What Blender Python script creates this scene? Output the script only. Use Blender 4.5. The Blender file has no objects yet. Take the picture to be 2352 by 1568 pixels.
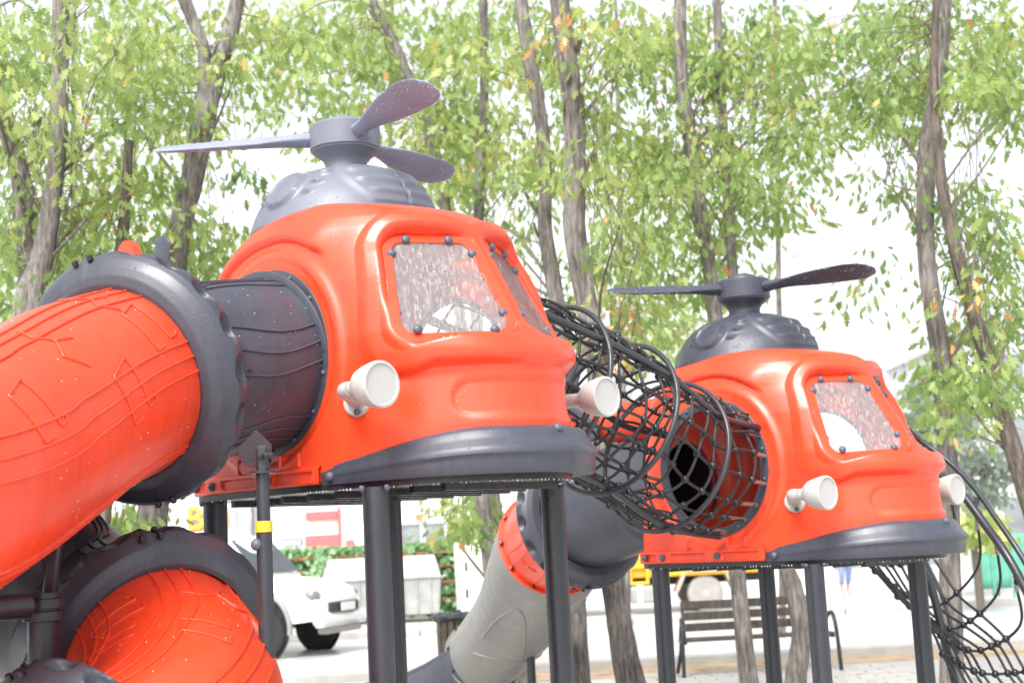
import bpy, math, random
import numpy as np
from mathutils import Vector, Matrix

random.seed(7)
rng = np.random.default_rng(11)
SC = bpy.context.scene
C = SC.collection
PI = math.pi

# ------------------------------------------------------------------ camera
EYE = 1.72
PITCH, ROLL, FPX = math.radians(7.8896), math.radians(-2.893), 1422.04     # focal length in pixels of a 1024 px wide frame
cp, sp = math.cos(PITCH), math.sin(PITCH)
_f = np.array([0, cp, sp]); _u = np.array([0, -sp, cp]); _r = np.array([1., 0, 0])
cr, sr = math.cos(ROLL), math.sin(ROLL)
CR, CU, CF = cr * _r + sr * _u, -sr * _r + cr * _u, _f
cam = bpy.data.cameras.new('camera')
cam.sensor_width = 36
cam.lens = FPX * 36 / 1024
cam.clip_start, cam.clip_end = 0.05, 2000
cam.dof.use_dof = True
cam.dof.focus_distance = 6.6
cam.dof.aperture_fstop = 2.8
co = bpy.data.objects.new('camera', cam)
C.objects.link(co)
mw = Matrix.Identity(4)
for i in range(3):
    mw[i][0], mw[i][1], mw[i][2] = CR[i], CU[i], -CF[i]
mw[2][3] = EYE
co.matrix_world = mw
SC.camera = co

# ------------------------------------------------------------------ world, sun, exposure
SUN_EL, SUN_AZ = math.radians(52), math.radians(200)       # azimuth clockwise from +Y (the view direction)
wd = bpy.data.worlds.new('World')
SC.world = wd
wd.use_nodes = True
nt = wd.node_tree
bg = nt.nodes['Background']
sky = nt.nodes.new('ShaderNodeTexSky')
sky.sky_type = 'NISHITA'
sky.sun_disc = False
sky.sun_elevation = SUN_EL
sky.sun_rotation = SUN_AZ
sky.dust_density = 4.0
sky.air_density = 1.0
hsv = nt.nodes.new('ShaderNodeHueSaturation')
hsv.inputs['Saturation'].default_value = 0.22              # an even, white rain sky
nt.links.new(sky.outputs[0], hsv.inputs['Color'])
nt.links.new(hsv.outputs[0], bg.inputs['Color'])
bg.inputs['Strength'].default_value = 0.15
sl = bpy.data.lights.new('sun', 'SUN')
sl.energy = 1.5
sl.angle = math.radians(25)
sl.color = (1.0, 0.97, 0.93)
so = bpy.data.objects.new('sun', sl)
C.objects.link(so)
sd_ = Vector((math.sin(SUN_AZ) * math.cos(SUN_EL), math.cos(SUN_AZ) * math.cos(SUN_EL), math.sin(SUN_EL)))
so.rotation_euler = sd_.to_track_quat('Z', 'Y').to_euler()
so.location = (0, -5, 12)
SC.view_settings.view_transform = 'Standard'
SC.view_settings.look = 'None'
SC.view_settings.gamma = 1.0
SC.view_settings.use_curve_mapping = False
SC.view_settings.exposure = 1.35
SC.render.engine = 'CYCLES'
SC.cycles.max_bounces = 8
SC.cycles.transparent_max_bounces = 16
SC.cycles.use_denoising = True
SC.cycles.sample_clamp_indirect = 6.0

# ------------------------------------------------------------------ placing helpers
def at(x, y, Y):
    """point at distance Y (along +Y) on the line of sight through (x, y) of the photograph at 2352 px width"""
    px, py = x * 1024 / 2352, y * 1024 / 2352
    d = CF + CR * ((px - 512) / FPX) - CU * ((py - 341) / FPX)
    p = d * (Y / d[1])
    return np.array([p[0], p[1], p[2] + EYE])

def PX(w, Y):
    """metres covered by w pixels (2352 frame) at distance Y"""
    return w * Y / (FPX * 2352 / 1024)

# ------------------------------------------------------------------ mesh helpers
class MB:
    def __init__(s):
        s.V = []; s.F = []; s.n = 0; s.T = []
    def add(s, V, F, tint=None):
        V = np.asarray(V, float).reshape(-1, 3)
        s.V.append(V)
        for f in F:
            s.F.append([int(i) + s.n for i in f])
        if tint is not None:
            s.T += [tint] * len(F)
        s.n += len(V)
        return s
    def box(s, c, size, R=None, bev=0.0):
        hx, hy, hz = np.array(size) / 2.0
        b = min(bev, hx * .9, hy * .9, hz * .9)
        if b <= 0:
            V = np.array([[x, y, z] for x in (-hx, hx) for y in (-hy, hy) for z in (-hz, hz)])
            F = [(0, 1, 3, 2), (4, 6, 7, 5), (0, 4, 5, 1), (2, 3, 7, 6), (0, 2, 6, 4), (1, 5, 7, 3)]
        else:
            V = []; idx = {}
            for sx in (-1, 1):
                for sy in (-1, 1):
                    for sz in (-1, 1):
                        for k in range(3):
                            p = [sx * (hx - b), sy * (hy - b), sz * (hz - b)]
                            p[k] = (sx * hx, sy * hy, sz * hz)[k]
                            idx[(sx, sy, sz, k)] = len(V); V.append(p)
            F = []
            for k in range(3):
                a, c2 = [j for j in range(3) if j != k]
                for sg in (-1, 1):
                    q = []
                    for (sa, sb) in ((-1, -1), (1, -1), (1, 1), (-1, 1)):
                        t = [0, 0, 0]; t[k] = sg; t[a] = sa; t[c2] = sb
                        q.append(idx[(*t, k)])
                    F.append(q)
            for k in range(3):
                a, c2 = [j for j in range(3) if j != k]
                for sa in (-1, 1):
                    for sb in (-1, 1):
                        q = []
                        for (sk, kk) in ((-1, a), (1, a), (1, c2), (-1, c2)):
                            t = [0, 0, 0]; t[k] = sk; t[a] = sa; t[c2] = sb
                            q.append(idx[(*t, kk)])
                        F.append(q)
            for sx in (-1, 1):
                for sy in (-1, 1):
                    for sz in (-1, 1):
                        F.append([idx[(sx, sy, sz, k)] for k in range(3)])
            V = np.array(V)
        if R is not None:
            V = V @ np.asarray(R).T
        return s.add(V + np.asarray(c, float), F)
    def grid(s, P, wu=False, wv=False):
        nu, nv = P.shape[:2]
        F = []
        for i in range(nu if wu else nu - 1):
            a = i * nv; b = ((i + 1) % nu) * nv
            for j in range(nv if wv else nv - 1):
                k = (j + 1) % nv
                F.append((a + j, b + j, b + k, a + k))
        return s.add(P.reshape(-1, 3), F)
    def tube(s, pts, r, n=10, caps=True, closed=False, squash=None):
        pts = np.asarray(pts, float)
        N = len(pts)
        r = np.broadcast_to(np.asarray(r, float), (N,))
        T = np.gradient(pts, axis=0) if not closed else np.roll(pts, -1, 0) - np.roll(pts, 1, 0)
        T /= np.linalg.norm(T, axis=1)[:, None] + 1e-12
        U = frames(T)
        W = np.cross(T, U)
        a = np.linspace(0, 2 * PI, n, endpoint=False)
        P = pts[:, None] + r[:, None, None] * (np.cos(a)[None, :, None] * U[:, None] + np.sin(a)[None, :, None] * W[:, None])
        s.grid(P, wu=closed, wv=True)
        if caps and not closed:
            o = s.n - N * n
            s.F.append([o + i for i in range(n)][::-1])
            s.F.append([o + (N - 1) * n + i for i in range(n)])
        return s
    def lathe(s, prof, o, ax, n=24, up=None):
        """prof: (radius, along axis) pairs"""
        ax = np.asarray(ax, float); ax = ax / np.linalg.norm(ax)
        u = np.cross(ax, [0, 0, 1.]) if abs(ax[2]) < .9 else np.cross(ax, [1., 0, 0])
        u /= np.linalg.norm(u); w = np.cross(ax, u)
        a = np.linspace(0, 2 * PI, n, endpoint=False)
        pr = np.asarray(prof, float)
        P = np.asarray(o, float) + pr[:, None, 1:2] * ax + pr[:, None, 0:1] * (np.cos(a)[None, :, None] * u + np.sin(a)[None, :, None] * w)
        s.grid(P, wv=True)
        N = len(pr); b = s.n - N * n
        if pr[0, 0] > 1e-6: s.F.append([b + i for i in range(n)][::-1])
        if pr[-1, 0] > 1e-6: s.F.append([b + (N - 1) * n + i for i in range(n)])
        return s
    def ball(s, c, r, n=8, m=5):
        pr = [(max(r * math.sin(PI * i / m), 1e-7 if i in (0, m) else 0), -r * math.cos(PI * i / m)) for i in range(m + 1)]
        return s.lathe(pr, c, (0, 0, 1), n)

def frames(T):
    U = np.zeros_like(T)
    u = np.cross(T[0], [0, 0, 1.])
    if np.linalg.norm(u) < 1e-3: u = np.cross(T[0], [1., 0, 0])
    u /= np.linalg.norm(u)
    for i in range(len(T)):
        u = u - T[i] * (u @ T[i]); u /= np.linalg.norm(u) + 1e-12
        U[i] = u
    return U

def spline(pts, n):
    """Catmull-Rom through pts, n samples even in length; any number of columns"""
    P = np.asarray(pts, float)
    Q = np.vstack([2 * P[0] - P[1], P, 2 * P[-1] - P[-2]])
    out = []
    for i in range(1, len(Q) - 2):
        for t in np.linspace(0, 1, 24, endpoint=False):
            a, b, c, d = Q[i - 1:i + 3]
            out.append(.5 * (2 * b + (c - a) * t + (2 * a - 5 * b + 4 * c - d) * t * t + (3 * b - a - 3 * c + d) * t ** 3))
    out.append(P[-1])
    out = np.array(out)
    L = np.r_[0, np.cumsum(np.linalg.norm(np.diff(out[:, :3], axis=0), axis=1))]
    g = np.linspace(0, L[-1], n)
    return np.stack([np.interp(g, L, out[:, k]) for k in range(out.shape[1])], -1)

def sstep(a, b, x):
    t = np.clip((x - a) / (b - a), 0, 1)
    return t * t * (3 - 2 * t)

ORG = {}
def obj(name, m, mat, parent=None, smooth=38, label=None, cat=None, group=None, kind=None, rel=True):
    V = np.concatenate(m.V) if m.V else np.zeros((0, 3))
    org = ORG.get(parent.name, np.zeros(3)) if (parent is not None and rel) else np.zeros(3)
    me = bpy.data.meshes.new(name)
    V = V - org
    F = m.F
    me.vertices.add(len(V)); me.vertices.foreach_set('co', V.astype(np.float32).ravel())
    tot = np.array([len(f) for f in F], np.int32)
    li = np.fromiter((i for f in F for i in f), np.int32, count=int(tot.sum()))
    me.loops.add(len(li)); me.loops.foreach_set('vertex_index', li)
    me.polygons.add(len(F))
    me.polygons.foreach_set('loop_start', np.r_[0, np.cumsum(tot)[:-1]].astype(np.int32))
    if m.T and len(m.T) == len(F):
        at_ = me.attributes.new('tint', 'FLOAT', 'FACE')
        at_.data.foreach_set('value', np.asarray(m.T, np.float32))
    me.update(calc_edges=True); me.validate()
    if smooth:
        me.polygons.foreach_set('use_smooth', np.ones(len(me.polygons), bool))
        if smooth < 180: me.set_sharp_from_angle(angle=math.radians(smooth))
    me.materials.append(mat)
    o = bpy.data.objects.new(name, me)
    C.objects.link(o)
    if parent is not None:
        o.parent = parent
    ORG[o.name] = org
    setp(o, label, cat, group, kind)
    return o

def setp(o, label=None, cat=None, group=None, kind=None):
    if label: o['label'] = label
    if cat: o['category'] = cat
    if group: o['group'] = group
    if kind: o['kind'] = kind
    return o

def thing(name, label, cat, loc, rz=0.0, group=None):
    o = bpy.data.objects.new(name, None)
    o.empty_display_size = .2
    C.objects.link(o)
    o.location = loc
    o.rotation_euler = (0, 0, rz)
    ORG[o.name] = np.array(loc, float)
    return setp(o, label, cat, group)

def share(name, me, parent, loc, rot=None, scale=None, kind=None, label=None):
    """another object on existing mesh data; loc in parent space"""
    o = bpy.data.objects.new(name, me)
    C.objects.link(o)
    o.parent = parent
    o.location = loc
    if rot is not None: o.rotation_euler = rot
    if scale is not None: o.scale = scale
    return setp(o, label, None, None, kind)

def copy_tree(o, parent=None):
    c = o.copy()
    C.objects.link(c)
    c.parent = parent
    for ch in list(o.children): copy_tree(ch, c)
    return c

# ------------------------------------------------------------------ materials
def newmat(name):
    m = bpy.data.materials.new(name); m.use_nodes = True
    return m, m.node_tree, m.node_tree.nodes['Principled BSDF']

def noise(t, scale, detail=4, vec=None, rough=.55):
    n = t.nodes.new('ShaderNodeTexNoise')
    n.inputs['Scale'].default_value = scale; n.inputs['Detail'].default_value = detail; n.inputs['Roughness'].default_value = rough
    if vec is not None: t.links.new(vec, n.inputs['Vector'])
    return n.outputs['Fac']

def ramp(t, fac, stops):
    r = t.nodes.new('ShaderNodeValToRGB')
    e = r.color_ramp.elements
    while len(e) < len(stops): e.new(.5)
    for k, (p, c) in enumerate(stops):
        e[k].position = p
        e[k].color = (*c, 1) if len(c) == 3 else c
    t.links.new(fac, r.inputs[0])
    return r.outputs[0]

def mapr(t, v, a, b, c, d):
    n = t.nodes.new('ShaderNodeMapRange')
    t.links.new(v, n.inputs[0])
    for k, q in zip((1, 2, 3, 4), (a, b, c, d)): n.inputs[k].default_value = q
    return n.outputs[0]

def ocoord(t, sc=(1, 1, 1)):
    g = t.nodes.new('ShaderNodeTexCoord')
    mp = t.nodes.new('ShaderNodeMapping')
    mp.inputs['Scale'].default_value = sc
    t.links.new(g.outputs['Object'], mp.inputs[0])
    return mp.outputs[0]

def math_(t, op, a, b):
    n = t.nodes.new('ShaderNodeMath'); n.operation = op
    for k, v in enumerate((a, b)):
        if isinstance(v, (int, float)): n.inputs[k].default_value = v
        else: t.links.new(v, n.inputs[k])
    return n.outputs[0]

def bump(t, b, h, strength=.2, dist=.01):
    n = t.nodes.new('ShaderNodeBump')
    n.inputs['Strength'].default_value = strength; n.inputs['Distance'].default_value = dist
    t.links.new(h, n.inputs['Height']); t.links.new(n.outputs[0], b.inputs['Normal'])

def surf(name, col, rough=.5, var=.12, scale=3.0, bmp=0.0, bscale=60, metal=0.0, coat=0.0, drops=False, spec=.5, streak=0.0):
    m, t, b = newmat(name)
    v = ocoord(t)
    c = np.array(col)
    f = noise(t, scale, 5, v)
    colr = ramp(t, f, [(.3, tuple(c * (1 - var))), (.7, tuple(np.minimum(c * (1 + var), 1)))])
    if streak:                     # rain-washed grime running down, and pale scuffs
        k = mapr(t, noise(t, 4.0, 6, ocoord(t, (7, 7, .55)), .65), .40, .72, 1.0, 1 - streak)
        sc = mapr(t, noise(t, 38, 3, ocoord(t, (1, 1, 3.2)), .7), .66, .78, 0.0, streak * .7)
        mu = t.nodes.new('ShaderNodeMix'); mu.data_type = 'RGBA'; mu.blend_type = 'MULTIPLY'; mu.inputs[0].default_value = 1
        t.links.new(colr, mu.inputs[6]); t.links.new(k, mu.inputs[7])
        m2 = t.nodes.new('ShaderNodeMix'); m2.data_type = 'RGBA'
        t.links.new(sc, m2.inputs[0]); t.links.new(mu.outputs[2], m2.inputs[6]); m2.inputs[7].default_value = tuple(np.minimum(c * .75 + .06, 1)) + (1,)
        colr = m2.outputs[2]
    t.links.new(colr, b.inputs['Base Color'])
    t.links.new(mapr(t, noise(t, scale * 2.3, 3, v), .3, .7, rough * .8, min(rough * 1.25, 1)), b.inputs['Roughness'])
    b.inputs['Metallic'].default_value = metal
    b.inputs['Specular IOR Level'].default_value = spec
    b.inputs['Coat Weight'].default_value = coat
    b.inputs['Coat Roughness'].default_value = .15
    h = None
    if bmp: h = math_(t, 'MULTIPLY', noise(t, bscale, 4, v), bmp)
    if drops:
        vo = t.nodes.new('ShaderNodeTexVoronoi'); vo.inputs['Scale'].default_value = 55
        t.links.new(v, vo.inputs['Vector'])
        d = mapr(t, vo.outputs['Distance'], .06, .30, 1, 0)
        keep = mapr(t, noise(t, 14, 3, v), .5, .62, 0, 1)
        d = math_(t, 'MULTIPLY', d, keep)
        h = d if h is None else math_(t, 'ADD', h, d)
    if h is not None: bump(t, b, h, .35, .004)
    return m

M = {}
M['orange'] = surf('orange_plastic', (.74, .053, .013), .36, .09, 2.0, .25, 220, coat=.15, drops=True, streak=.17)
M['orange_in'] = M['orange']
M['grey'] = surf('charcoal_plastic', (.046, .050, .067), .38, .18, 3.0, .3, 200, drops=True, streak=.22)
M['grey_glare'] = surf('glare_lifted_grey_plastic', (.125, .135, .168), .42, .10, 3.0, .3, 200, drops=True)  # grey plastic lightened in colour: lens glare painted over front dome and hub
M['rotor_glare'] = surf('glare_lifted_rotor_plastic', (.20, .215, .285), .65, .10, 3.0, .3, 200, spec=.25)  # front blades: veiling glare put into the base colour
M['rotor_dark'] = surf('dark_rotor_plastic', (.050, .056, .075), .62, .12, 3.0, .3, 200, spec=.25)
M['post'] = surf('charcoal_paint', (.026, .029, .036), .33, .12, 5.0, .1, 120, drops=True)
M['deck'] = surf('wet_steel_deck', (.02, .02, .023), .25, .2, 9.0, .6, 160)
M['lamp'] = surf('white_plastic', (.40, .40, .385), .38, .05, 5.0, .2, 160, drops=True)
M['stone'] = surf('light_grey_plastic', (.20, .197, .185), .45, .06, 4.0, .3, 140)
M['rope'] = surf('black_rope', (.018, .018, .02), .55, .25, 40.0, .8, 350)
M['knot'] = surf('black_knot', (.014, .014, .016), .22, .1, 10)
M['ferrule'] = surf('copper_ferrule', (.30, .25, .22), .35, .1, 20, metal=.6)
M['bolt'] = surf('grey_bolt_cap', (.075, .085, .12), .45, .1, 20)
M['bolt_black'] = surf('black_bolt', (.012, .012, .013), .3, .1, 20)
M['yellow'] = surf('yellow_band', (.75, .42, .03), .4, .08, 8)
M['water'] = None

def mat_bark(name, c0, c1, c2):
    m, t, b = newmat(name)
    v = ocoord(t, (1, 1, .16))
    f = noise(t, 30, 7, v, .72)
    g = noise(t, 2.2, 3, ocoord(t))
    mx = math_(t, 'ADD', math_(t, 'MULTIPLY', f, .75), math_(t, 'MULTIPLY', g, .35))
    t.links.new(ramp(t, mx, [(.42, c0), (.54, c1), (.66, c2)]), b.inputs['Base Color'])
    b.inputs['Roughness'].default_value = .8
    bump(t, b, f, .9, .03)
    return m
M['bark'] = mat_bark('oak_bark', (.05, .043, .038), (.145, .127, .114), (.27, .25, .232))
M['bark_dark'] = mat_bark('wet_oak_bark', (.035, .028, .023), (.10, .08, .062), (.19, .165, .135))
M['twig'] = surf('twig_bark', (.14, .115, .095), .8, .2, 10)

def mat_leaf(name, stops, trans=.5):
    m, t, b = newmat(name)
    a = t.nodes.new('ShaderNodeAttribute'); a.attribute_name = 'tint'
    col = ramp(t, a.outputs['Fac'], stops)
    t.links.new(col, b.inputs['Base Color'])
    b.inputs['Roughness'].default_value = .42
    tr = t.nodes.new('ShaderNodeBsdfTranslucent')
    hs = t.nodes.new('ShaderNodeHueSaturation')
    hs.inputs['Value'].default_value = 1.5; hs.inputs['Saturation'].default_value = 1.05
    t.links.new(col, hs.inputs['Color']); t.links.new(hs.outputs[0], tr.inputs['Color'])
    mx = t.nodes.new('ShaderNodeMixShader'); mx.inputs[0].default_value = trans
    t.links.new(b.outputs[0], mx.inputs[1]); t.links.new(tr.outputs[0], mx.inputs[2])
    t.links.new(mx.outputs[0], t.nodes['Material Output'].inputs['Surface'])
    return m
M['leaf'] = mat_leaf('oak_leaf', [(0, (.14, .22, .065)), (.45, (.235, .32, .10)), (.76, (.37, .42, .14)), (.86, (.48, .42, .13)), (.95, (.58, .30, .13)), (1, (.50, .19, .09))])
M['hedge'] = mat_leaf('hedge_leaf', [(0, (.12, .25, .10)), (.6, (.25, .42, .20)), (1, (.42, .58, .36))], .25)

def mat_pane():
    m, t, b = newmat('wet_clear_pane')
    out = t.nodes['Material Output']
    tr = t.nodes.new('ShaderNodeBsdfTransparent'); tr.inputs[0].default_value = (.97, .96, .96, 1)
    b.inputs['Base Color'].default_value = (.85, .85, .85, 1)
    b.inputs['Roughness'].default_value = .2
    # rivulets run down the pane, beads between them
    g = ocoord(t, (30, 30, 1.7))
    st = mapr(t, noise(t, 2.6, 5, g, .7), .50, .72, 0, 1)
    st = math_(t, 'MULTIPLY', st, mapr(t, noise(t, 5.0, 3, ocoord(t, (1, 1, .5))), .38, .62, .10, .95))
    bd = mapr(t, noise(t, 95, 2, ocoord(t)), .60, .80, 0, .35)
    h = math_(t, 'ADD', st, bd)
    bump(t, b, h, .8, .006)
    f = math_(t, 'MINIMUM', math_(t, 'ADD', math_(t, 'MULTIPLY', h, .50), .09), .75)
    mx = t.nodes.new('ShaderNodeMixShader')
    t.links.new(f, mx.inputs[0]); t.links.new(tr.outputs[0], mx.inputs[1]); t.links.new(b.outputs[0], mx.inputs[2])
    t.links.new(mx.outputs[0], out.inputs['Surface'])
    return m
M['pane'] = mat_pane()

def mat_drop():
    m, t, b = newmat('water_drop')
    b.inputs['Base Color'].default_value = (.9, .92, .95, 1)
    b.inputs['Roughness'].default_value = .03
    b.inputs['Transmission Weight'].default_value = .55
    b.inputs['IOR'].default_value = 1.33
    return m
M['water'] = mat_drop()

# ------------------------------------------------------------------ the setting: ground
def sheet(name, x0, x1, y0, y1, z, mat, kind='structure', nx=2, ny=2):
    m = MB()
    X, Y = np.meshgrid(np.linspace(x0, x1, nx), np.linspace(y0, y1, ny), indexing='ij')
    m.grid(np.stack([X, Y, np.full_like(X, z)], -1))
    return obj(name, m, mat, kind=kind, smooth=0)

M['ground'] = surf('pale_wet_paving', (.50, .49, .475), .45, .14, .6, .5, 30)
M['road'] = surf('pale_wet_asphalt', (.50, .50, .50), .35, .12, .4, .5, 40)
M['dirt'] = surf('damp_sandy_dirt', (.42, .30, .20), .85, .35, 2.5, 1.0, 22)
M['kerb'] = surf('concrete_kerb', (.40, .39, .37), .7, .15, 3, .4, 30)
M['paver'] = surf('concrete_paver', (.42, .40, .385), .5, .2, 1.3, .4, 40)
sheet('ground', -300, 300, -30, 600, 0, M['ground'])
sheet('dirt_strip', -2, 40, 17.55, 18.72, .004, M['dirt'])
sheet('road', -150, 150, 18.95, 27.2, .004, M['road'])
m = MB()
for k in range(40): m.box((-40 + 2 * k + 1, 18.83, .04), (1.985, .22, .16), bev=.015)
obj('kerb', m, M['kerb'], kind='structure')
m = MB()
for k in range(40): m.box((-40 + 2 * k + 1, 27.3, .05), (1.985, .2, .18), bev=.015)
obj('far_kerb', m, M['kerb'], kind='structure')
m = MB(); X, Y = np.meshgrid(np.linspace(1.2, 9.3, 2), np.linspace(13.9, 17.5, 2), indexing='ij')
m.grid(np.stack([X, Y, np.full_like(X, .006)], -1))
plaza = obj('paved_path', m, M['dirt'], kind='structure', smooth=0)
m = MB(); m.box((0, 0, 0), (.41, .2, .03), bev=.006)
pv = obj('paver', m, M['paver'], plaza, rel=False)
first = True
k = 0
for j in range(17):
    for i in range(17):
        x = 1.5 + .425 * i + (.21 if j % 2 else 0); y = 14.1 + .212 * j
        if k >= 295: break
        z = .012 + random.uniform(-.003, .003)
        if first: pv.location = (x, y, z); first = False
        else: share('paver', pv.data, plaza, (x, y, z), (0, 0, random.uniform(-.01, .01)))
        k += 1

# ------------------------------------------------------------------ helicopter cabin
BOLTS = np.array([[.573, -.308, 1.087], [.667, -.134, 1.088], [.737, -.055, 1.021], [.910, -.052, .726],
                  [.927, -.124, .644], [.783, -.448, .642], [.683, -.465, .715], [.566, -.389, 1.016]])
pc = BOLTS.mean(0)
_, _, vt = np.linalg.svd(BOLTS - pc)
pn = vt[2] * np.sign(vt[2][0])
pu = np.cross([0, 0, 1.], pn); pu /= np.linalg.norm(pu)      # horizontal in the pane
pvv = np.cross(pn, pu)
B2 = np.stack([(BOLTS - pc) @ pu, (BOLTS - pc) @ pvv], -1)
def line(a, b): return np.r_[np.cross([*a, 1], [*b, 1])]
def meet(l, k):
    p = np.cross(l, k); return p[:2] / p[2]
L4 = [line(B2[0], B2[1]), line(B2[2], B2[3]), line(B2[4], B2[5]), line(B2[6], B2[7])]
Q4 = np.array([meet(L4[i], L4[(i + 1) % 4]) for i in range(4)])
area = .5 * sum(Q4[i][0] * Q4[(i + 1) % 4][1] - Q4[(i + 1) % 4][0] * Q4[i][1] for i in range(4))
if area < 0: Q4 = Q4[::-1]
def offset_poly(Q, d):
    n = len(Q); L = []
    for i in range(n):
        e = Q[(i + 1) % n] - Q[i]; e /= np.linalg.norm(e)
        nn = np.array([e[1], -e[0]])
        L.append(line(Q[i] + nn * d, Q[i] + e + nn * d))
    return np.array([meet(L[i - 1], L[i]) for i in range(n)])
RC = .085
QIN = offset_poly(Q4, .024 - RC)
def sdq(uv):
    """signed distance to the rounded window outline"""
    d2 = np.full(len(uv), 1e9); inside = np.ones(len(uv), bool)
    n = len(QIN)
    for i in range(n):
        a, b = QIN[i], QIN[(i + 1) % n]
        e = b - a; w = uv - a
        t = np.clip((w @ e) / (e @ e), 0, 1)
        d2 = np.minimum(d2, ((w - t[:, None] * e) ** 2).sum(1))
        inside &= (e[0] * w[:, 1] - e[1] * w[:, 0]) >= 0
    d = np.sqrt(d2); d[inside] *= -1
    return d - RC
def pane_outline(d, n=72):
    """closed outline at signed distance d, pane coordinates"""
    c = QIN.mean(0); out = []
    for a in np.linspace(0, 2 * PI, n, endpoint=False):
        v = np.array([math.cos(a), math.sin(a)])
        lo, hi = 0., 1.5
        for _ in range(30):
            mid = (lo + hi) / 2
            if sdq((c + v * mid)[None])[0] < d: lo = mid
            else: hi = mid
        out.append(c + v * lo)
    return np.array(out)

TZ = np.array([0, .25, .45, .55, .62, .75, .90, 1.01, 1.09, 1.16, 1.21, 1.255, 1.285, 1.305])
TXF = np.array([1.075, 1.09, 1.065, 1.035, .98, .905, .817, .752, .690, .658, .622, .555, .455, .35])
TXR = np.array([-.78, -.78, -.78, -.78, -.78, -.78, -.775, -.77, -.76, -.735, -.71, -.68, -.655, -.62])
TB = np.array([.60, .595, .59, .588, .585, .58, .572, .562, .55, .535, .518, .498, .478, .45])
X0 = .12
HC = np.array([-.08, .60])     # side opening centre (x, z)
def section(z):
    xf, xr, b = (np.interp(z, TZ, q) for q in (TXF, TXR, TB))
    n1, n2 = np.interp(z, [0, .45, .64, .9, 1.06, 1.3], [1.95, 1.95, 2.55, 2.5, 2.15, 2.0]), np.interp(z, [0, .2, .6, 1.0, 1.3], [9, 8, 6, 4.0, 2.6])
    t = np.linspace(0, PI / 2, 400)
    fx, fy = X0 + (xf - X0) * np.cos(t) ** (2 / n1), b * np.sin(t) ** (2 / n1)
    rx, ry = X0 - (X0 - xr) * np.sin(t) ** (2 / n2), b * np.cos(t) ** (2 / n2)
    def rs(x, y, n):
        L = np.r_[0, np.cumsum(np.hypot(np.diff(x), np.diff(y)))]
        g = np.linspace(0, L[-1], n)
        return np.stack([np.interp(g, L, x), np.interp(g, L, y)], -1)
    return np.vstack([rs(fx, fy, 190), rs(rx, ry, 110)[1:]])       # nose to tail, port side

def clip(V, F, s):
    """keep the part of the mesh where s >= 0, cutting the faces on the line"""
    V = list(map(np.array, V)); nF = []; cut = {}
    def mid(a, b):
        k = (min(a, b), max(a, b))
        if k not in cut:
            t = s[a] / (s[a] - s[b]); cut[k] = len(V); V.append(V[a] + (V[b] - V[a]) * t)
        return cut[k]
    for f in F:
        sg = [s[i] >= 0 for i in f]
        if all(sg): nF.append(list(f)); continue
        if not any(sg): continue
        o = []
        for i in range(len(f)):
            a, b = f[i], f[(i + 1) % len(f)]
            if s[a] >= 0: o.append(a)
            if (s[a] >= 0) != (s[b] >= 0): o.append(mid(a, b))
        if len(o) > 2: nF.append(o)
    V = np.array(V)
    used = np.zeros(len(V), bool)
    for f in nF: used[f] = True
    mp = np.cumsum(used) - 1
    return V[used], [[int(mp[i]) for i in f] for f in nF]

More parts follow.
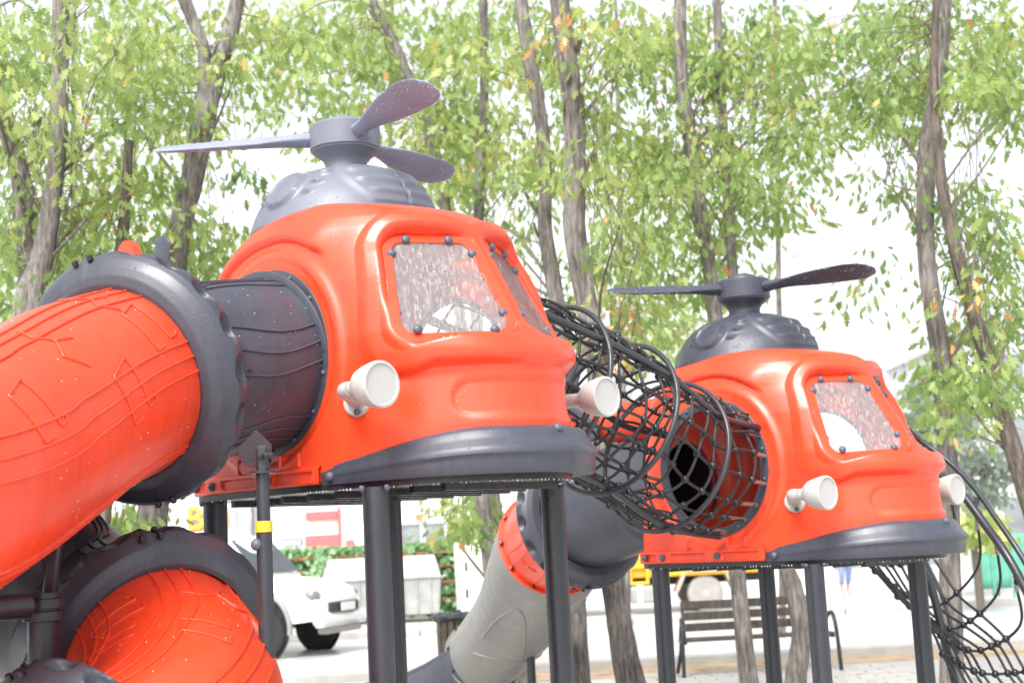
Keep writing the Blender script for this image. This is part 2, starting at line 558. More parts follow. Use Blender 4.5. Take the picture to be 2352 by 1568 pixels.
def shell_mesh():
    zs = np.r_[np.linspace(.026, .45, 36), np.linspace(.46, 1.2, 150), np.linspace(1.207, 1.305, 20)]
    half = np.array([np.c_[section(z), np.full(299, z)] for z in zs])          # (nz, 299, 3) port
    # soften the section stack along z
    ker = np.array([.25, .5, .25])
    for _ in range(3):
        half[1:-1, :, :2] = .25 * half[:-2, :, :2] + .5 * half[1:-1, :, :2] + .25 * half[2:, :, :2]
    P = half.reshape(-1, 3).copy()
    P[:, 1] *= -1                                # work on the starboard side
    # outward direction (plan)
    G = np.gradient(half, axis=1); N = np.stack([-G[..., 1], G[..., 0]], -1)
    N /= np.linalg.norm(N, axis=-1)[..., None] + 1e-9
    N = N.reshape(-1, 2)
    sgn = np.sign((N * np.c_[P[:, 0] - X0, -P[:, 1]]).sum(1)); sgn[sgn == 0] = 1
    N *= sgn[:, None]; N[:, 1] *= -1
    x, y, z = P.T
    d = np.zeros(len(P))
    # pressed-in panel round the nose
    du = np.maximum(np.abs(z - .345) - .005, 0)
    ax = np.maximum(.955 - x, 0)
    pill = np.hypot(du, np.where(x < .955, ax, 0)) - .075
    d -= .012 * sstep(.008, -.008, pill)
    # brow step over the side opening
    ang = np.degrees(np.arctan2(x - HC[0], z - HC[1]))
    rr = np.hypot(x - HC[0], z - HC[1])
    side = sstep(.30, .42, -y)
    w = side * sstep(-75, -50, ang) * sstep(44, 30, ang)
    rb = .575 + .05 * sstep(0, -50, ang)
    d += .034 * w * (sstep(rb - .012, rb + .022, rr) * sstep(rb + .19, rb + .02, rr))
    # ring round the side opening
    d += side * .020 * np.exp(-((rr - .492) / .034) ** 2)
    P[:, 0] += N[:, 0] * d; P[:, 1] += N[:, 1] * d
    fl = side * sstep(.52, .45, rr)
    P[:, 1] = P[:, 1] * (1 - fl) + (-.572) * fl
    # flat rear wall round the rear opening
    r3 = np.hypot(P[:, 1], z - .56)
    fr = sstep(-.4, -.6, x) * sstep(.42, .34, r3)
    P[:, 0] = P[:, 0] * (1 - fr) - .775 * fr
    # windscreen: raised bezel, then the seat of the pane
    q = P - pc
    h = q @ pn
    uv = np.stack([q @ pu, q @ pvv], -1)
    sd = sdq(uv)
    near = sstep(.30, .42, x) * sstep(.75, .6, np.abs(h))
    w1 = sstep(.124, .092, sd)
    w2 = sstep(.482, .526, z) * sstep(.74, .66, z) * sstep(.60, .74, x)
    up = .040 * np.maximum(w1, w2) * near
    # the sill sticks out more than the sides
    up *= 1 + .25 * sstep(.70, .58, z) * sstep(.4, .8, x)
    P += up[:, None] * (pn * [1, 1, .35])
    h = (P - pc) @ pn
    t = sstep(.048, .020, sd) * near
    P -= (h * t)[:, None] * pn
    P[np.abs(half.reshape(-1, 3)[:, 1]) < 1e-6, 1] = 0     # keep the centre seam closed
    s1 = np.where(near > .5, sd + .026, 1.0)
    s2 = np.where(side > .4, rr - .395, 1.0)
    s3 = np.where(P[:, 0] < -.5, np.hypot(P[:, 1], z - .56) - .27, 1.0)
    s = np.minimum(np.minimum(s1, s2), s3)
    nz, nt_ = half.shape[:2]
    F = []
    for i in range(nz - 1):
        for j in range(nt_ - 1):
            a = i * nt_ + j
            F.append((a, a + 1, a + nt_ + 1, a + nt_))
    V, F = clip(P, F, s)
    # mirror to port, weld on the centre line
    on = np.abs(V[:, 1]) < 1e-5
    mp = np.arange(len(V)) + len(V)
    idx = np.cumsum(~on) - 1 + len(V)
    mp = np.where(on, np.arange(len(V)), idx)
    W = V[~on] * [1, -1, 1]
    allV = np.vstack([V, W])
    F2 = [[int(mp[i]) for i in f][::-1] for f in F]
    mb = MB(); mb.add(allV, F + F2)
    return mb

def bolt_mesh(r=.02):
    m = MB(); m.lathe([(r * .75, -.008), (r, 0), (r * .95, r * .5), (r * .6, r * .9), (1e-6, r)], (0, 0, 0), (0, 0, 1), 12)
    return m
def rot_to(v):
    return Vector(v).to_track_quat('Z', 'Y').to_euler()

def ring_plate(c, ax, r0, r1, th, n=56):
    m = MB(); ax = np.asarray(ax, float)
    prof = [(r0, 0), (r0, th), (r1 - .006, th), (r1, th - .004), (r1, 0)]
    a = ax / np.linalg.norm(ax)
    u = np.cross(a, [0, 0, 1.]); u /= np.linalg.norm(u); w = np.cross(a, u)
    an = np.linspace(0, 2 * PI, n, endpoint=False)
    pr = np.array(prof)
    P = np.asarray(c, float) + pr[:, None, 1:2] * a + pr[:, None, 0:1] * (np.cos(an)[None, :, None] * u + np.sin(an)[None, :, None] * w)
    m.grid(P, wu=True, wv=True)
    return m

def blade_mesh():
    rs = np.array([.10, .16, .24, .34, .46, .58, .70, .80, .88, .93, .96, .972])
    w = np.array([.040, .042, .046, .058, .078, .094, .104, .108, .098, .076, .046, .012])
    th = np.array([.040, .040, .036, .030, .027, .025, .023, .021, .018, .014, .010, .004])
    g = np.linspace(0, len(rs) - 1, 60)
    R, W, T = (np.interp(g, range(len(rs)), q) for q in (rs, w, th))
    a = np.linspace(0, 2 * PI, 28, endpoint=False)
    P = np.zeros((60, 28, 3))
    for i in range(60):
        tw = -math.radians(20) * min(1, max(0, (R[i] - .14) / .3))
        ridge = .0
        for rk in (.52, .66, .80):
            ridge += .006 * math.exp(-((R[i] - rk) / .012) ** 2)
        y = W[i] * np.sign(np.cos(a)) * np.abs(np.cos(a)) ** .8
        z = (T[i] + ridge) * np.sin(a) * (1 - .45 * np.abs(np.cos(a)))
        P[i, :, 0] = R[i]
        P[i, :, 1] = y * math.cos(tw) - z * math.sin(tw)
        P[i, :, 2] = y * math.sin(tw) + z * math.cos(tw) - .02 * max(0, R[i] - .2) ** 1.6
    m = MB(); m.grid(P, wv=True)
    m.F.append(list(range(28))[::-1]); m.F.append([59 * 28 + i for i in range(28)])
    return m, P

def outline_pts(z, n_off=0.0):
    """closed base outline (x, y) at height z, starboard nose -> tail -> port, pushed out by n_off"""
    h = section(z)
    full = np.vstack([h * [1, -1], h[::-1][1:-1]])
    t = np.roll(full, -1, 0) - np.roll(full, 1, 0); t /= np.linalg.norm(t, axis=1)[:, None]
    n = np.stack([t[:, 1], -t[:, 0]], -1)
    if ((full - full.mean(0)) * n).sum() < 0: n = -n
    return full + n * n_off, n

def build_cabin(name, label, pos, phi, deck_z):
    T = thing(name, label, 'play cabin', pos, phi - PI / 2, 'helicopter play cabins on posts')
    def part(nm, m, mat, parent=T, **k): return obj(nm, m, mat, parent, rel=False, **k)
    sh = part('shell', shell_mesh(), M['orange'], smooth=60)
    md = sh.modifiers.new('thickness', 'SOLIDIFY'); md.thickness = .014; md.offset = -1 if True else 1
    bm_b = bolt_mesh(.0215)
    bproto = None
    # panes with their bolts
    for s in (1, -1):
        ol = pane_outline(.016)
        k = len(ol)
        lo = pc + ol[:, :1] * pu + ol[:, 1:] * pvv + pn * .002
        hi = lo + pn * .005
        m = MB(); V = np.vstack([lo, hi]) * [1, s, 1]
        F = [list(range(k))[::-1], list(range(k, 2 * k))] + [(i, (i + 1) % k, k + (i + 1) % k, k + i) for i in range(k)]
        if s < 0: F = [f[::-1] for f in F]
        m.add(V, F)
        pane = part('window_pane', m, M['pane'], smooth=30)
        nn = pn * [1, s, 1]
        for b in BOLTS:
            p = (b + pn * .007) * [1, s, 1]
            if bproto is None:
                bproto = part('bolt', bm_b, M['bolt'], pane, smooth=50)
                bproto.location = p; bproto.rotation_euler = rot_to(nn)
            else: share('bolt', bproto.data, pane, p, rot_to(nn))
    # dome with its round badge and louvre panel
    zc = [(.470, 1.275), (.488, 1.283), (.488, 1.297), (.476, 1.335), (.452, 1.395), (.422, 1.445), (.378, 1.50), (.324, 1.545), (.260, 1.578), (.190, 1.601), (.130, 1.617), (.105, 1.634)]
    pr = spline(np.c_[np.array(zc), np.zeros(len(zc))], 70)[:, :2]
    na = 220
    a = np.linspace(0, 2 * PI, na, endpoint=False)
    D = np.zeros((70, na, 3))
    cx = -.195
    for i, (r, z) in enumerate(pr):
        D[i, :, 0] = cx + r * np.cos(a); D[i, :, 1] = r * np.sin(a); D[i, :, 2] = z
    nrm = np.cross(np.gradient(D, axis=1), np.gradient(D, axis=0)); nrm /= np.linalg.norm(nrm, axis=2)[..., None] + 1e-9
    if nrm[20, 0, 0] < 0: nrm = -nrm
    dd = np.zeros((70, na))
    for s in (1, -1):
        bc = np.array([cx + .022, -.402 * s, 1.462])
        rd = np.linalg.norm((D - bc) * [1, .8, 1], axis=2)
        near = (D[..., 1] * s < -.1)
        dd += near * (.022 * np.exp(-((rd - .098) / .011) ** 2) + .010 * sstep(.098, .09, rd))
        for (ox, oz, sx) in ((.165, .068, .026), (.172, .016, .028), (.160, -.036, .022), (-.135, -.01, .02), (-.13, -.05, .022)):
            e = np.hypot((D[..., 0] - bc[0] - ox) / sx, (D[..., 2] - bc[2] - oz) / .011)
            dd += near * .020 * np.exp(-e ** 4)
        # louvres towards the nose
        an = np.degrees(np.arctan2(-D[..., 1] * s, D[..., 0] - cx))
        edge = 36 + (D[..., 2] - 1.45) * 130
        pnl = sstep(edge + 2.0, edge - 2.0, an) * sstep(1.352, 1.362, D[..., 2]) * (an > 0)
        dd += .011 * pnl
        for zk in (1.415, 1.475, 1.535):
            dd += pnl * .014 * np.exp(-((D[..., 2] - zk) / .015) ** 2) * sstep(edge - 4, edge - 12, an)
    dd *= sstep(1.30, 1.34, D[..., 2]) * sstep(1.61, 1.59, D[..., 2])
    D += nrm * dd[..., None]
    m = MB(); m.grid(D, wv=True)
    dome = part('dome', m, M['grey_glare'], smooth=50)
    hub = MB(); hub.lathe([(.106, 1.62), (.103, 1.645), (.105, 1.662), (.120, 1.685), (.150, 1.708), (.168, 1.72), (.170, 1.728), (.178, 1.731), (.178, 1.846), (.170, 1.857),
                           (.105, 1.861), (.10, 1.876), (.07, 1.895), (1e-6, 1.902)], (cx, 0, 0), (0, 0, 1), 40)
    part('rotor_hub', hub, M['grey_glare'], smooth=30)
    bmm, BP = blade_mesh()
    dr = MB()
    ic = MB().ball((0, 0, 0), 1, 6, 4)
    icV, icF = np.concatenate(ic.V), ic.F
    for _ in range(150):
        i = min(57, int(np.clip(rng.beta(2.2, 1.3) * 58, 4, 57))); 
        j = int(rng.integers(14, 28)) if rng.random() < .8 else int(rng.integers(0, 14))
        f = rng.random(2)
        p = (BP[i, j] * (1 - f[0]) + BP[i + 1, j] * f[0]) * (1 - f[1]) + BP[i, (j + 1) % 28] * f[1]
        r = rng.uniform(.0015, .0034)
        dr.add(icV * [r, r, r * .8] + p, icF)
    blade = None
    blades = []
    for k in range(3):
        if blade is None:
            blade = part('rotor_blade', bmm, M['rotor_glare'], smooth=60)
            wdp = part('rain_drops', dr, M['water'], blade, smooth=180, kind='stuff')
            b = blade
        else:
            b = copy_tree(blade, T)
        b.location = (cx, 0, 1.795)
        blades.append(b)
    # bumper round the nose
    full, n = outline_pts(.12)
    st = [i for i in range(len(full)) if full[i, 0] > .285]
    # order starboard end -> nose -> port end
    sb = [i for i in st if full[i, 1] <= 0]; pb = [i for i in st if full[i, 1] > 0]
    sb.sort(key=lambda i: full[i, 0]); pb.sort(key=lambda i: -full[i, 0])
    order = sb + pb
    q = full[order]; nn = n[order]
    L = np.r_[0, np.cumsum(np.linalg.norm(np.diff(q, axis=0), axis=1))]
    g = np.linspace(0, L[-1], 140)
    q = np.stack([np.interp(g, L, q[:, k]) for k in (0, 1)], -1); nn = np.stack([np.interp(g, L, nn[:, k]) for k in (0, 1)], -1)
    nn /= np.linalg.norm(nn, axis=1)[:, None]
    s = np.minimum(g, L[-1] - g) / (L[-1] / 2)
    prof = np.array([(-.02, .02), (.80, .0), (.86, .04), (.88, .28), (.905, .35), (1.0, .41), (1.0, .49), (.90, .58), (.74, .70), (.655, .78), (.61, .88), (.47, .96), (.2, 1.0), (-.02, 1.0)])
    P = np.zeros((140, len(prof), 3))
    for i in range(140):
        out = .018 + .118 * sstep(0, .85, s[i]) ** .8
        hgt = .085 + .115 * sstep(.0, .75, s[i])
        for k, (o, h) in enumerate(prof):
            P[i, k, :2] = q[i] + nn[i] * out * o
            P[i, k, 2] = .014 + (hgt + .006) * h
    m = MB(); m.grid(P)
    m.F.append([i for i in range(len(prof))]); m.F.append([139 * len(prof) + i for i in range(len(prof))][::-1])
    bump_o = part('bumper', m, M['grey'], smooth=42)
    for (i, zz) in ((4, .05), (135, .05)):
        p = np.r_[q[i] + nn[i] * .022, zz]
        share('bolt', bproto.data, bump_o, p, rot_to((*nn[i], 0)))
    share('bolt', bproto.data, bump_o, (1.155, 0, .20), rot_to((.5, 0, .86)))
    # skirt at the back half of the base, with pressed slots
    rest = [i for i in range(len(full)) if full[i, 0] <= .30]
    f2, n2 = outline_pts(.05)
    sb = [i for i in rest if f2[i, 1] <= 0]; pb = [i for i in rest if f2[i, 1] > 0]
    sb.sort(key=lambda i: (-f2[i, 0], f2[i, 1])); pb.sort(key=lambda i: (f2[i, 0], f2[i, 1]))
    idx = [i for i in range(len(f2)) if f2[i, 0] <= .30]
    q = f2[idx]; nn = n2[idx]
    L = np.r_[0, np.cumsum(np.linalg.norm(np.diff(q, axis=0), axis=1))]
    g = np.linspace(0, L[-1], 300)
    q = np.stack([np.interp(g, L, q[:, k]) for k in (0, 1)], -1); nn = np.stack([np.interp(g, L, nn[:, k]) for k in (0, 1)], -1)
    nn /= np.linalg.norm(nn, axis=1)[:, None]
    zz = np.array([.018, .021, .025, .032, .039, .056, .074, .082, .092, .100, .106, .110])
    oo = np.array([.0, .028, .034, .036, .036, .036, .036, .036, .034, .024, .006, -.01])
    P = np.zeros((300, len(zz), 3))
    for i in range(300):
        xs = q[i, 0]
        slot = 0
        for (c0, c1) in ((-.02, .26), (-.43, -.16), (-.70, -.56)):
            if abs(q[i, 1]) > .45: slot = max(slot, sstep(c0, c0 + .012, xs) * sstep(c1, c1 - .012, xs))
        for k in range(len(zz)):
            o = oo[k] - (.013 * slot if 4 <= k <= 6 else 0)
            P[i, k, :2] = q[i] + nn[i] * o; P[i, k, 2] = zz[k]
    m = MB(); m.grid(P)
    sk = part('skirt', m, M['orange'], smooth=40)
    for xx in (-.05, -.50, -.66):
        for s in (1, -1):
            j = min(range(300), key=lambda i: abs(q[i, 0] - xx) + (0 if q[i, 1] * s < -.3 else 9))
            share('bolt', bproto.data, sk, np.r_[q[j] + nn[j] * .036, .058], rot_to((*nn[j], 0)))
    # small gussets above the skirt
    m = MB(); m.box((0, 0, 0), (.02, .05, .07), bev=.008)
    gus = None
    for s in (1, -1):
        for xx in (.02, .16, -.30):
            if gus is None: gus = part('gusset', m, M['orange'], sk); gus.location = (xx, -.603 * s, .135)
            else: share('gusset', gus.data, sk, (xx, -.603 * s, .135))
    # headlights
    for s in (1, -1):
        m = MB()
        m.lathe([(.034, 0), (.038, .03), (.056, .046), (.075, .072), (.088, .112), (.095, .15), (.099, .18), (.097, .189), (.086, .191), (.082, .184), (1e-6, .183)], (.655, -.707 * s, .396), (1, 0, 0), 40)
        hl = part('headlight', m, M['lamp'], smooth=35)
        k = spline([(.50, -.565 * s, .375), (.54, -.62 * s, .385), (.585, -.69 * s, .395), (.65, -.707 * s, .396)], 14)
        m = MB().tube(k, np.linspace(.040, .034, 14), 16)
        dn = np.array([.45, -.89 * s, 0]); dn /= np.linalg.norm(dn)
        m.lathe([(.062, -.02), (.064, .012), (.056, .022), (1e-6, .022)], np.array([.50, -.553 * s, .36]), dn, 28)
        part('lamp_bracket', m, M['lamp'], hl, smooth=35)
        for (dz, dx) in ((-.045, .02), (.02, -.045)):
            b = np.array([.50, -.553 * s, .36]) + dn * .022 + np.array([dx * .9, -dx * .45 * s * -1 * -1, dz])
            share('bolt', bproto.data, hl, b, rot_to(dn), (.7, .7, .6))
    # opening rings
    for s in (1, -1):
        rg = part('opening_ring', ring_plate((HC[0], -.575 * s, HC[1]), (0, -s, 0), .372, .432, .016), M['grey'])
        for k in range(14):
            an = 2 * PI * (k + .5) / 14
            share('bolt', bproto.data, rg, (HC[0] + .408 * math.cos(an), -.592 * s, HC[1] + .408 * math.sin(an)), rot_to((0, -s, 0)), (.5, .5, .5))
    part('opening_ring', ring_plate((-.785, 0, .56), (-1, 0, 0), .255, .305, .016), M['grey'])
    # deck under the shell
    full, n = outline_pts(.02, .012)
    k = len(full)
    m = MB(); V = np.vstack([np.c_[full, np.full(k, -.010)], np.c_[full, np.full(k, .020)]])
    m.add(V, [list(range(k))[::-1], list(range(k, 2 * k))] + [(i, (i + 1) % k, k + (i + 1) % k, k + i) for i in range(k)])
    dk = part('deck', m, M['deck'], smooth=30)
    m = MB()
    for xx in np.linspace(-.6, .8, 8): m.box((xx, 0, -.024), (.03, .9 if xx < .6 else .7, .03))
    part('deck_beam', m, M['deck'], dk)
    m = MB()
    k = 0
    for i in range(0, len(full), 3):
        if rng.random() < .55:
            r = rng.uniform(.002, .004)
            m.add(icV * [r, r, r * 1.4] + [*full[i], -.012], icF)
    part('rain_drops', m, M['water'], dk, kind='stuff', smooth=180)
    # posts
    m = MB(); m.tube([(0, 0, -deck_z), (0, 0, -.011)], .057, 32)
    post = None
    for (x, y) in ((-.595, -.555), (.595, -.552), (-.595, .555), (.595, .552)):
        if post is None:
            post = part('post', m, M['post'], smooth=40); post.location = (x, y, 0); p0 = post
        else: p0 = share('post', post.data, T, (x, y, 0))
        for (dx, dy) in ((.075, .0), (-.075, 0), (0, -.075)):
            share('bolt', bproto.data, p0, (dx, dy, -.012), (PI, 0, 0), (.6, .6, .9))
    # tail boom, fin and tail rotor
    sec = [(-.77, 1.0, .22, .155), (-.95, 1.0, .20, .155), (-1.3, 1.01, .165, .15), (-1.7, 1.06, .13, .135), (-2.1, 1.16, .10, .105), (-2.3, 1.22, .075, .09), (-2.38, 1.24, .02, .03)]
    sp_ = spline(np.array([(x, z, ry) for x, z, ry, rz in sec]), 40)
    rz_ = np.interp(sp_[:, 0][::-1], np.array([q[0] for q in sec])[::-1], np.array([q[3] for q in sec])[::-1])[::-1]
    a = np.linspace(0, 2 * PI, 32, endpoint=False)
    P = np.zeros((40, 32, 3))
    for i in range(40):
        P[i, :, 0] = sp_[i, 0]; P[i, :, 1] = sp_[i, 2] * np.cos(a); P[i, :, 2] = sp_[i, 1] + rz_[i] * np.sin(a)
    m = MB(); m.grid(P, wv=True); m.F.append([39 * 32 + i for i in range(32)])
    tb = part('tail_boom', m, M['orange'], smooth=60)
    m = MB()
    fin = spline([(-1.95, 1.20, 0), (-2.12, 1.44, 0), (-2.22, 1.62, 0), (-2.31, 1.64, 0), (-2.38, 1.54, 0), (-2.34, 1.28, 0), (-2.25, 1.18, 0)], 24)
    V = np.vstack([np.c_[fin[:, 0], np.full(24, -.03), fin[:, 1]], np.c_[fin[:, 0], np.full(24, .03), fin[:, 1]]])
    m.add(V, [list(range(24)), list(range(24, 48))[::-1]] + [(i, (i + 1) % 24, 24 + (i + 1) % 24, 24 + i) for i in range(24)])
    part('tail_fin', m, M['orange'], tb, smooth=50)
    m = MB(); m.lathe([(.05, 0), (.05, .05), (.03, .07), (1e-6, .075)], (-1.72, -.12, 1.18), (0, -1, 0), 20)
    tr = part('tail_rotor_hub', m, M['grey'])
    for k in range(3):
        an = math.radians(74 + 120 * k)
        m = MB(); P2 = np.zeros((20, 14, 3)); aa = np.linspace(0, 2 * PI, 14, endpoint=False)
        for i, t in enumerate(np.linspace(0, 1, 20)):
            w = .03 + .05 * math.sin(min(t * 1.25, 1) * PI / 2) if t < .9 else .08 * math.sqrt(max(0, 1 - ((t - .9) / .1) ** 2)) + .002
            P2[i, :, 0] = .04 + .33 * t; P2[i, :, 1] = .012 * np.sin(aa); P2[i, :, 2] = w * np.cos(aa)
        m.grid(P2, wv=True); m.F.append(list(range(14))[::-1])
        b = part('tail_blade', m, M['grey'], tr, smooth=60)
        b.location = (-1.72, -.17, 1.18); b.rotation_euler = (0, -an, 0)
    return T, blades, dome

PHI_A, PHI_B = math.radians(45.985), math.radians(43.16)
PA = np.array([-.65507, 6.87495, .2578 + EYE]); PB = np.array([1.69462, 9.25714, -.22491 + EYE])
def loc(P, phi, x, y, z):
    return P + x * np.array([math.sin(phi), -math.cos(phi), 0]) + y * np.array([math.cos(phi), math.sin(phi), 0]) + np.array([0, 0, z])
def LA(x, y, z): return loc(PA, PHI_A, x, y, z)
def LB(x, y, z): return loc(PB, PHI_B, x, y, z)
HELI, blA, _ = build_cabin('helicopter_cabin', 'large orange helicopter play cabin nearest the camera, with dome and rotor paled for lens glare', PA, PHI_A, PA[2])
for b, an in zip(blA, (-136, 104, -16)): b.rotation_euler = (0, 0, math.radians(an))
HELI2 = copy_tree(HELI)
HELI2.location = PB; HELI2.rotation_euler = (0, 0, PHI_B - PI / 2)
HELI2['label'] = 'orange helicopter play cabin with dark grey dome, at the right end of the rope tunnel'
bl2 = [o for o in HELI2.children if o.name.startswith('rotor_blade')]
for b, an in zip(bl2, (-115, 5, 125)): b.rotation_euler = (0, 0, math.radians(an))
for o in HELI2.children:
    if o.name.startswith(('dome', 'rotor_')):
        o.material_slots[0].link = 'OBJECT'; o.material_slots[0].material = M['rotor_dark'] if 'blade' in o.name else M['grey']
    if o.name.startswith('post'):
        o.scale = (1, 1, (PB[2] - .0) / PA[2])

# ------------------------------------------------------------------ tube slides
def tube_surface(path, rad, closed=False):
    P = np.asarray(path, float)
    T = np.gradient(P, axis=0); T /= np.linalg.norm(T, axis=1)[:, None]
    U = np.zeros_like(T)
    for i in range(len(T)):                     # 'up' reference so angles mean the same all along
        w = np.array([0, 0, 1.]) - T[i] * T[i][2]; U[i] = w / np.linalg.norm(w)
    W = np.cross(T, U)
    def f(s, a, d=0.0):
        i = np.clip(s, 0, 1) * (len(P) - 1)
        k = np.arange(len(P))
        ip = lambda Q: np.stack([np.interp(i, k, Q[:, c]) for c in range(3)], -1)
        r = np.interp(i, k, rad) + d
        return ip(P) + r[..., None] * (np.cos(a)[..., None] * ip(U) + np.sin(a)[..., None] * ip(W))
    return f

def tube_part(name, f, mat, parent, s0=0., s1=1., ns=60, na=64, th=.012):
    S, A = np.meshgrid(np.linspace(s0, s1, ns), np.linspace(0, 2 * PI, na, endpoint=False), indexing='ij')
    m = MB(); m.grid(f(S, A), wv=True)
    o = obj(name, m, mat, parent, smooth=60)
    md = o.modifiers.new('thickness', 'SOLIDIFY'); md.thickness = th; md.offset = 0
    return o

def relief(f, mat, parent, staves, notes, length, r=.4, s0=0., s1=1., wob=.02, rad=.0065):
    """raised staff lines and notes moulded on a tube"""
    for (a0, k) in staves:
        m = MB()
        for j in range(3):
            s = np.linspace(s0, s1, 40)
            a = a0 + (j - 1) * k + wob * np.sin(s * 7 + a0 * 3 + j * .5)
            m.tube(f(s, a, .008), rad, 6)
        obj('raised_staff', m, mat, parent, smooth=180, kind='stuff')
    for (s, a, kind, sz) in notes:
        m = MB()
        L = length
        def seg(pts):
            q = np.array(pts, float)
            ss = s + q[:, 0] * sz / L; aa = a + q[:, 1] * sz / r
            n = 10
            t = np.linspace(0, len(q) - 1, n * (len(q) - 1) + 1)
            m.tube(f(np.interp(t, range(len(q)), ss), np.interp(t, range(len(q)), aa), .008), rad * .9, 6)
        if kind == 0: seg([(0, .0), (.0, 1.), (.35, .8)]); seg([(0, 0), (-.22, -.08), (-.3, .1), (-.08, .18), (0, 0)])
        elif kind == 1: seg([(-.3, .1), (-.28, 0), (0, -.05), (.05, 1.0), (.65, .8), (.62, -.2), (.35, -.15)])
        else: seg([(-.4, .0), (0, .15), (.35, -.25), (.0, -.7)]); seg([(.0, .15), (.25, .5), (.1, .9)])
        obj('raised_note', m, mat, parent, smooth=180, kind='stuff')

def collar(name, c, ax, parent, ri=.405, ro=.545, w=.20, ndent=18, ph=0.0, mat=None, dent_side=-1, nb=4):
    """bolted clamp ring between two tube sections; ax points down the slide"""
    ax = np.asarray(ax, float); ax /= np.linalg.norm(ax)
    u = np.array([0, 0, 1.]) - ax * ax[2]; u /= np.linalg.norm(u); v = np.cross(ax, u)
    prof = np.array([(ri - .01, .50), (ri + .012, .52), (ri + .05, .47), (ri + .085, .36), (ro - .025, .22), (ro - .006, .08), (ro, -.05), (ro - .002, -.18), (ro - .012, -.30), (ro - .04, -.41), (ri + .06, -.49), (ri, -.50)])
    g = np.linspace(0, len(prof) - 1, 56)
    pr = np.stack([np.interp(g, range(len(prof)), prof[:, k]) for k in (0, 1)], -1)
    na = 288
    a = np.linspace(0, 2 * PI, na, endpoint=False)
    R = np.repeat(pr[:, None, 0], na, 1); X = pr[:, 1] * w
    for k in range(ndent):
        a0 = ph + 2 * PI * k / ndent
        da = (a - a0 + PI) % (2 * PI) - PI
        e = np.sqrt((da / (.36 * 2 * PI / ndent))[None] ** 2 + ((pr[:, 1] + .13) / .23)[:, None] ** 2)
        R -= .046 * sstep(1.05, .55, e) * (R > ri + .03)
    seam = 2 * PI * .03
    for a0 in (seam, seam + PI):
        da = np.abs((a - a0 + PI) % (2 * PI) - PI)
        R += (.006 * sstep(.045, .03, da) - .012 * sstep(.006, .002, da))[None] * (R > ri + .02)
    P = np.asarray(c) + X[:, None, None] * ax + R[..., None] * (np.cos(a)[None, :, None] * u + np.sin(a)[None, :, None] * v)
    m = MB(); m.grid(P, wv=True)
    o = obj(name, m, mat or M['grey'], parent, smooth=55)
    bm = None
    for a0 in (seam, seam + PI):
        for sgn in (-1, 1):
            for xx in (-.10, .22):
                p = np.asarray(c) + ax * (xx * w) + (ro - .012) * (math.cos(a0 + sgn * .075) * u + math.sin(a0 + sgn * .075) * v)
                q = MB(); d = math.cos(a0) * u + math.sin(a0) * v
                q.lathe([(.013, -.01), (.013, .010), (.008, .016), (1e-6, .017)], p, d, 10)
                obj('bolt', q, M['bolt_black'], o)
    return o

# slide from the front cabin
p0 = LA(HC[0], -.575, HC[1])
p1 = at(300, 872, 5.95)
S1 = thing('tube_slide', 'big orange and charcoal tube slide with raised music notes, at the left edge', 'slide', (p1[0], p1[1], 0))
d1 = p1 - p0; L1 = np.linalg.norm(d1); d1 = d1 / L1
path = spline([p0, p0 + d1 * .25, p0 + d1 * .6, p1], 40)
f1 = tube_surface(path, np.full(40, .385))
tube_part('dark_tube', f1, M['grey'], S1)
relief(f1, M['grey'], S1, [(-.35, .16), (-1.45, .24), (-2.5, .16), (.7, .13)], [(.62, -1.70, 0, .15), (.62, -2.55, 1, .12), (.6, -.42, 1, .09)], L1, wob=.06)
fl = ring_plate(p0 - d1 * .0 + d1 * .022, d1, .38, .428, .012)
fo = obj('tube_flange', fl, M['grey'], S1)
p2 = at(0, 1035, 5.10)
p3 = at(-260, 1175, 4.55)
pts = [p1, p1 * .5 + p2 * .5 + np.array([0, 0, .03]), p2, p3, p3 + [-.45, .25, -.12], p3 + [-.72, .85, -.22]]
pc1 = spline(pts, 90)
f2 = tube_surface(pc1, np.full(90, .392))
tube_part('orange_tube', f2, M['orange'], S1, ns=90)
Ls = np.linalg.norm(np.diff(pc1, axis=0), axis=1).sum()
relief(f2, M['orange'], S1, [(-.28, .17), (-1.32, .17), (.8, .17), (1.75, .15)],
       [(.12, -.30, 2, .17), (.27, -.62, 2, .19), (.085, -1.05, 1, .20), (.20, -1.55, 1, .20), (.42, -1.2, 1, .2), (.3, .9, 1, .2)], Ls, r=.4, s1=.75, wob=.03, rad=.006)
dd1 = pc1[3] - pc1[0]; dd1 /= np.linalg.norm(dd1)
collar('clamp_collar', p1, d1 * .25 + dd1 * .75, S1, ph=.15)
# seam rib along the underside of the orange tube
s = np.linspace(0.02, .8, 50)
m = MB()
for off in (-.035, .035): m.tube(f2(s, np.full(50, -2.35 + off), .004), .012, 6)
obj('seam_rib', m, M['orange'], S1, smooth=180)
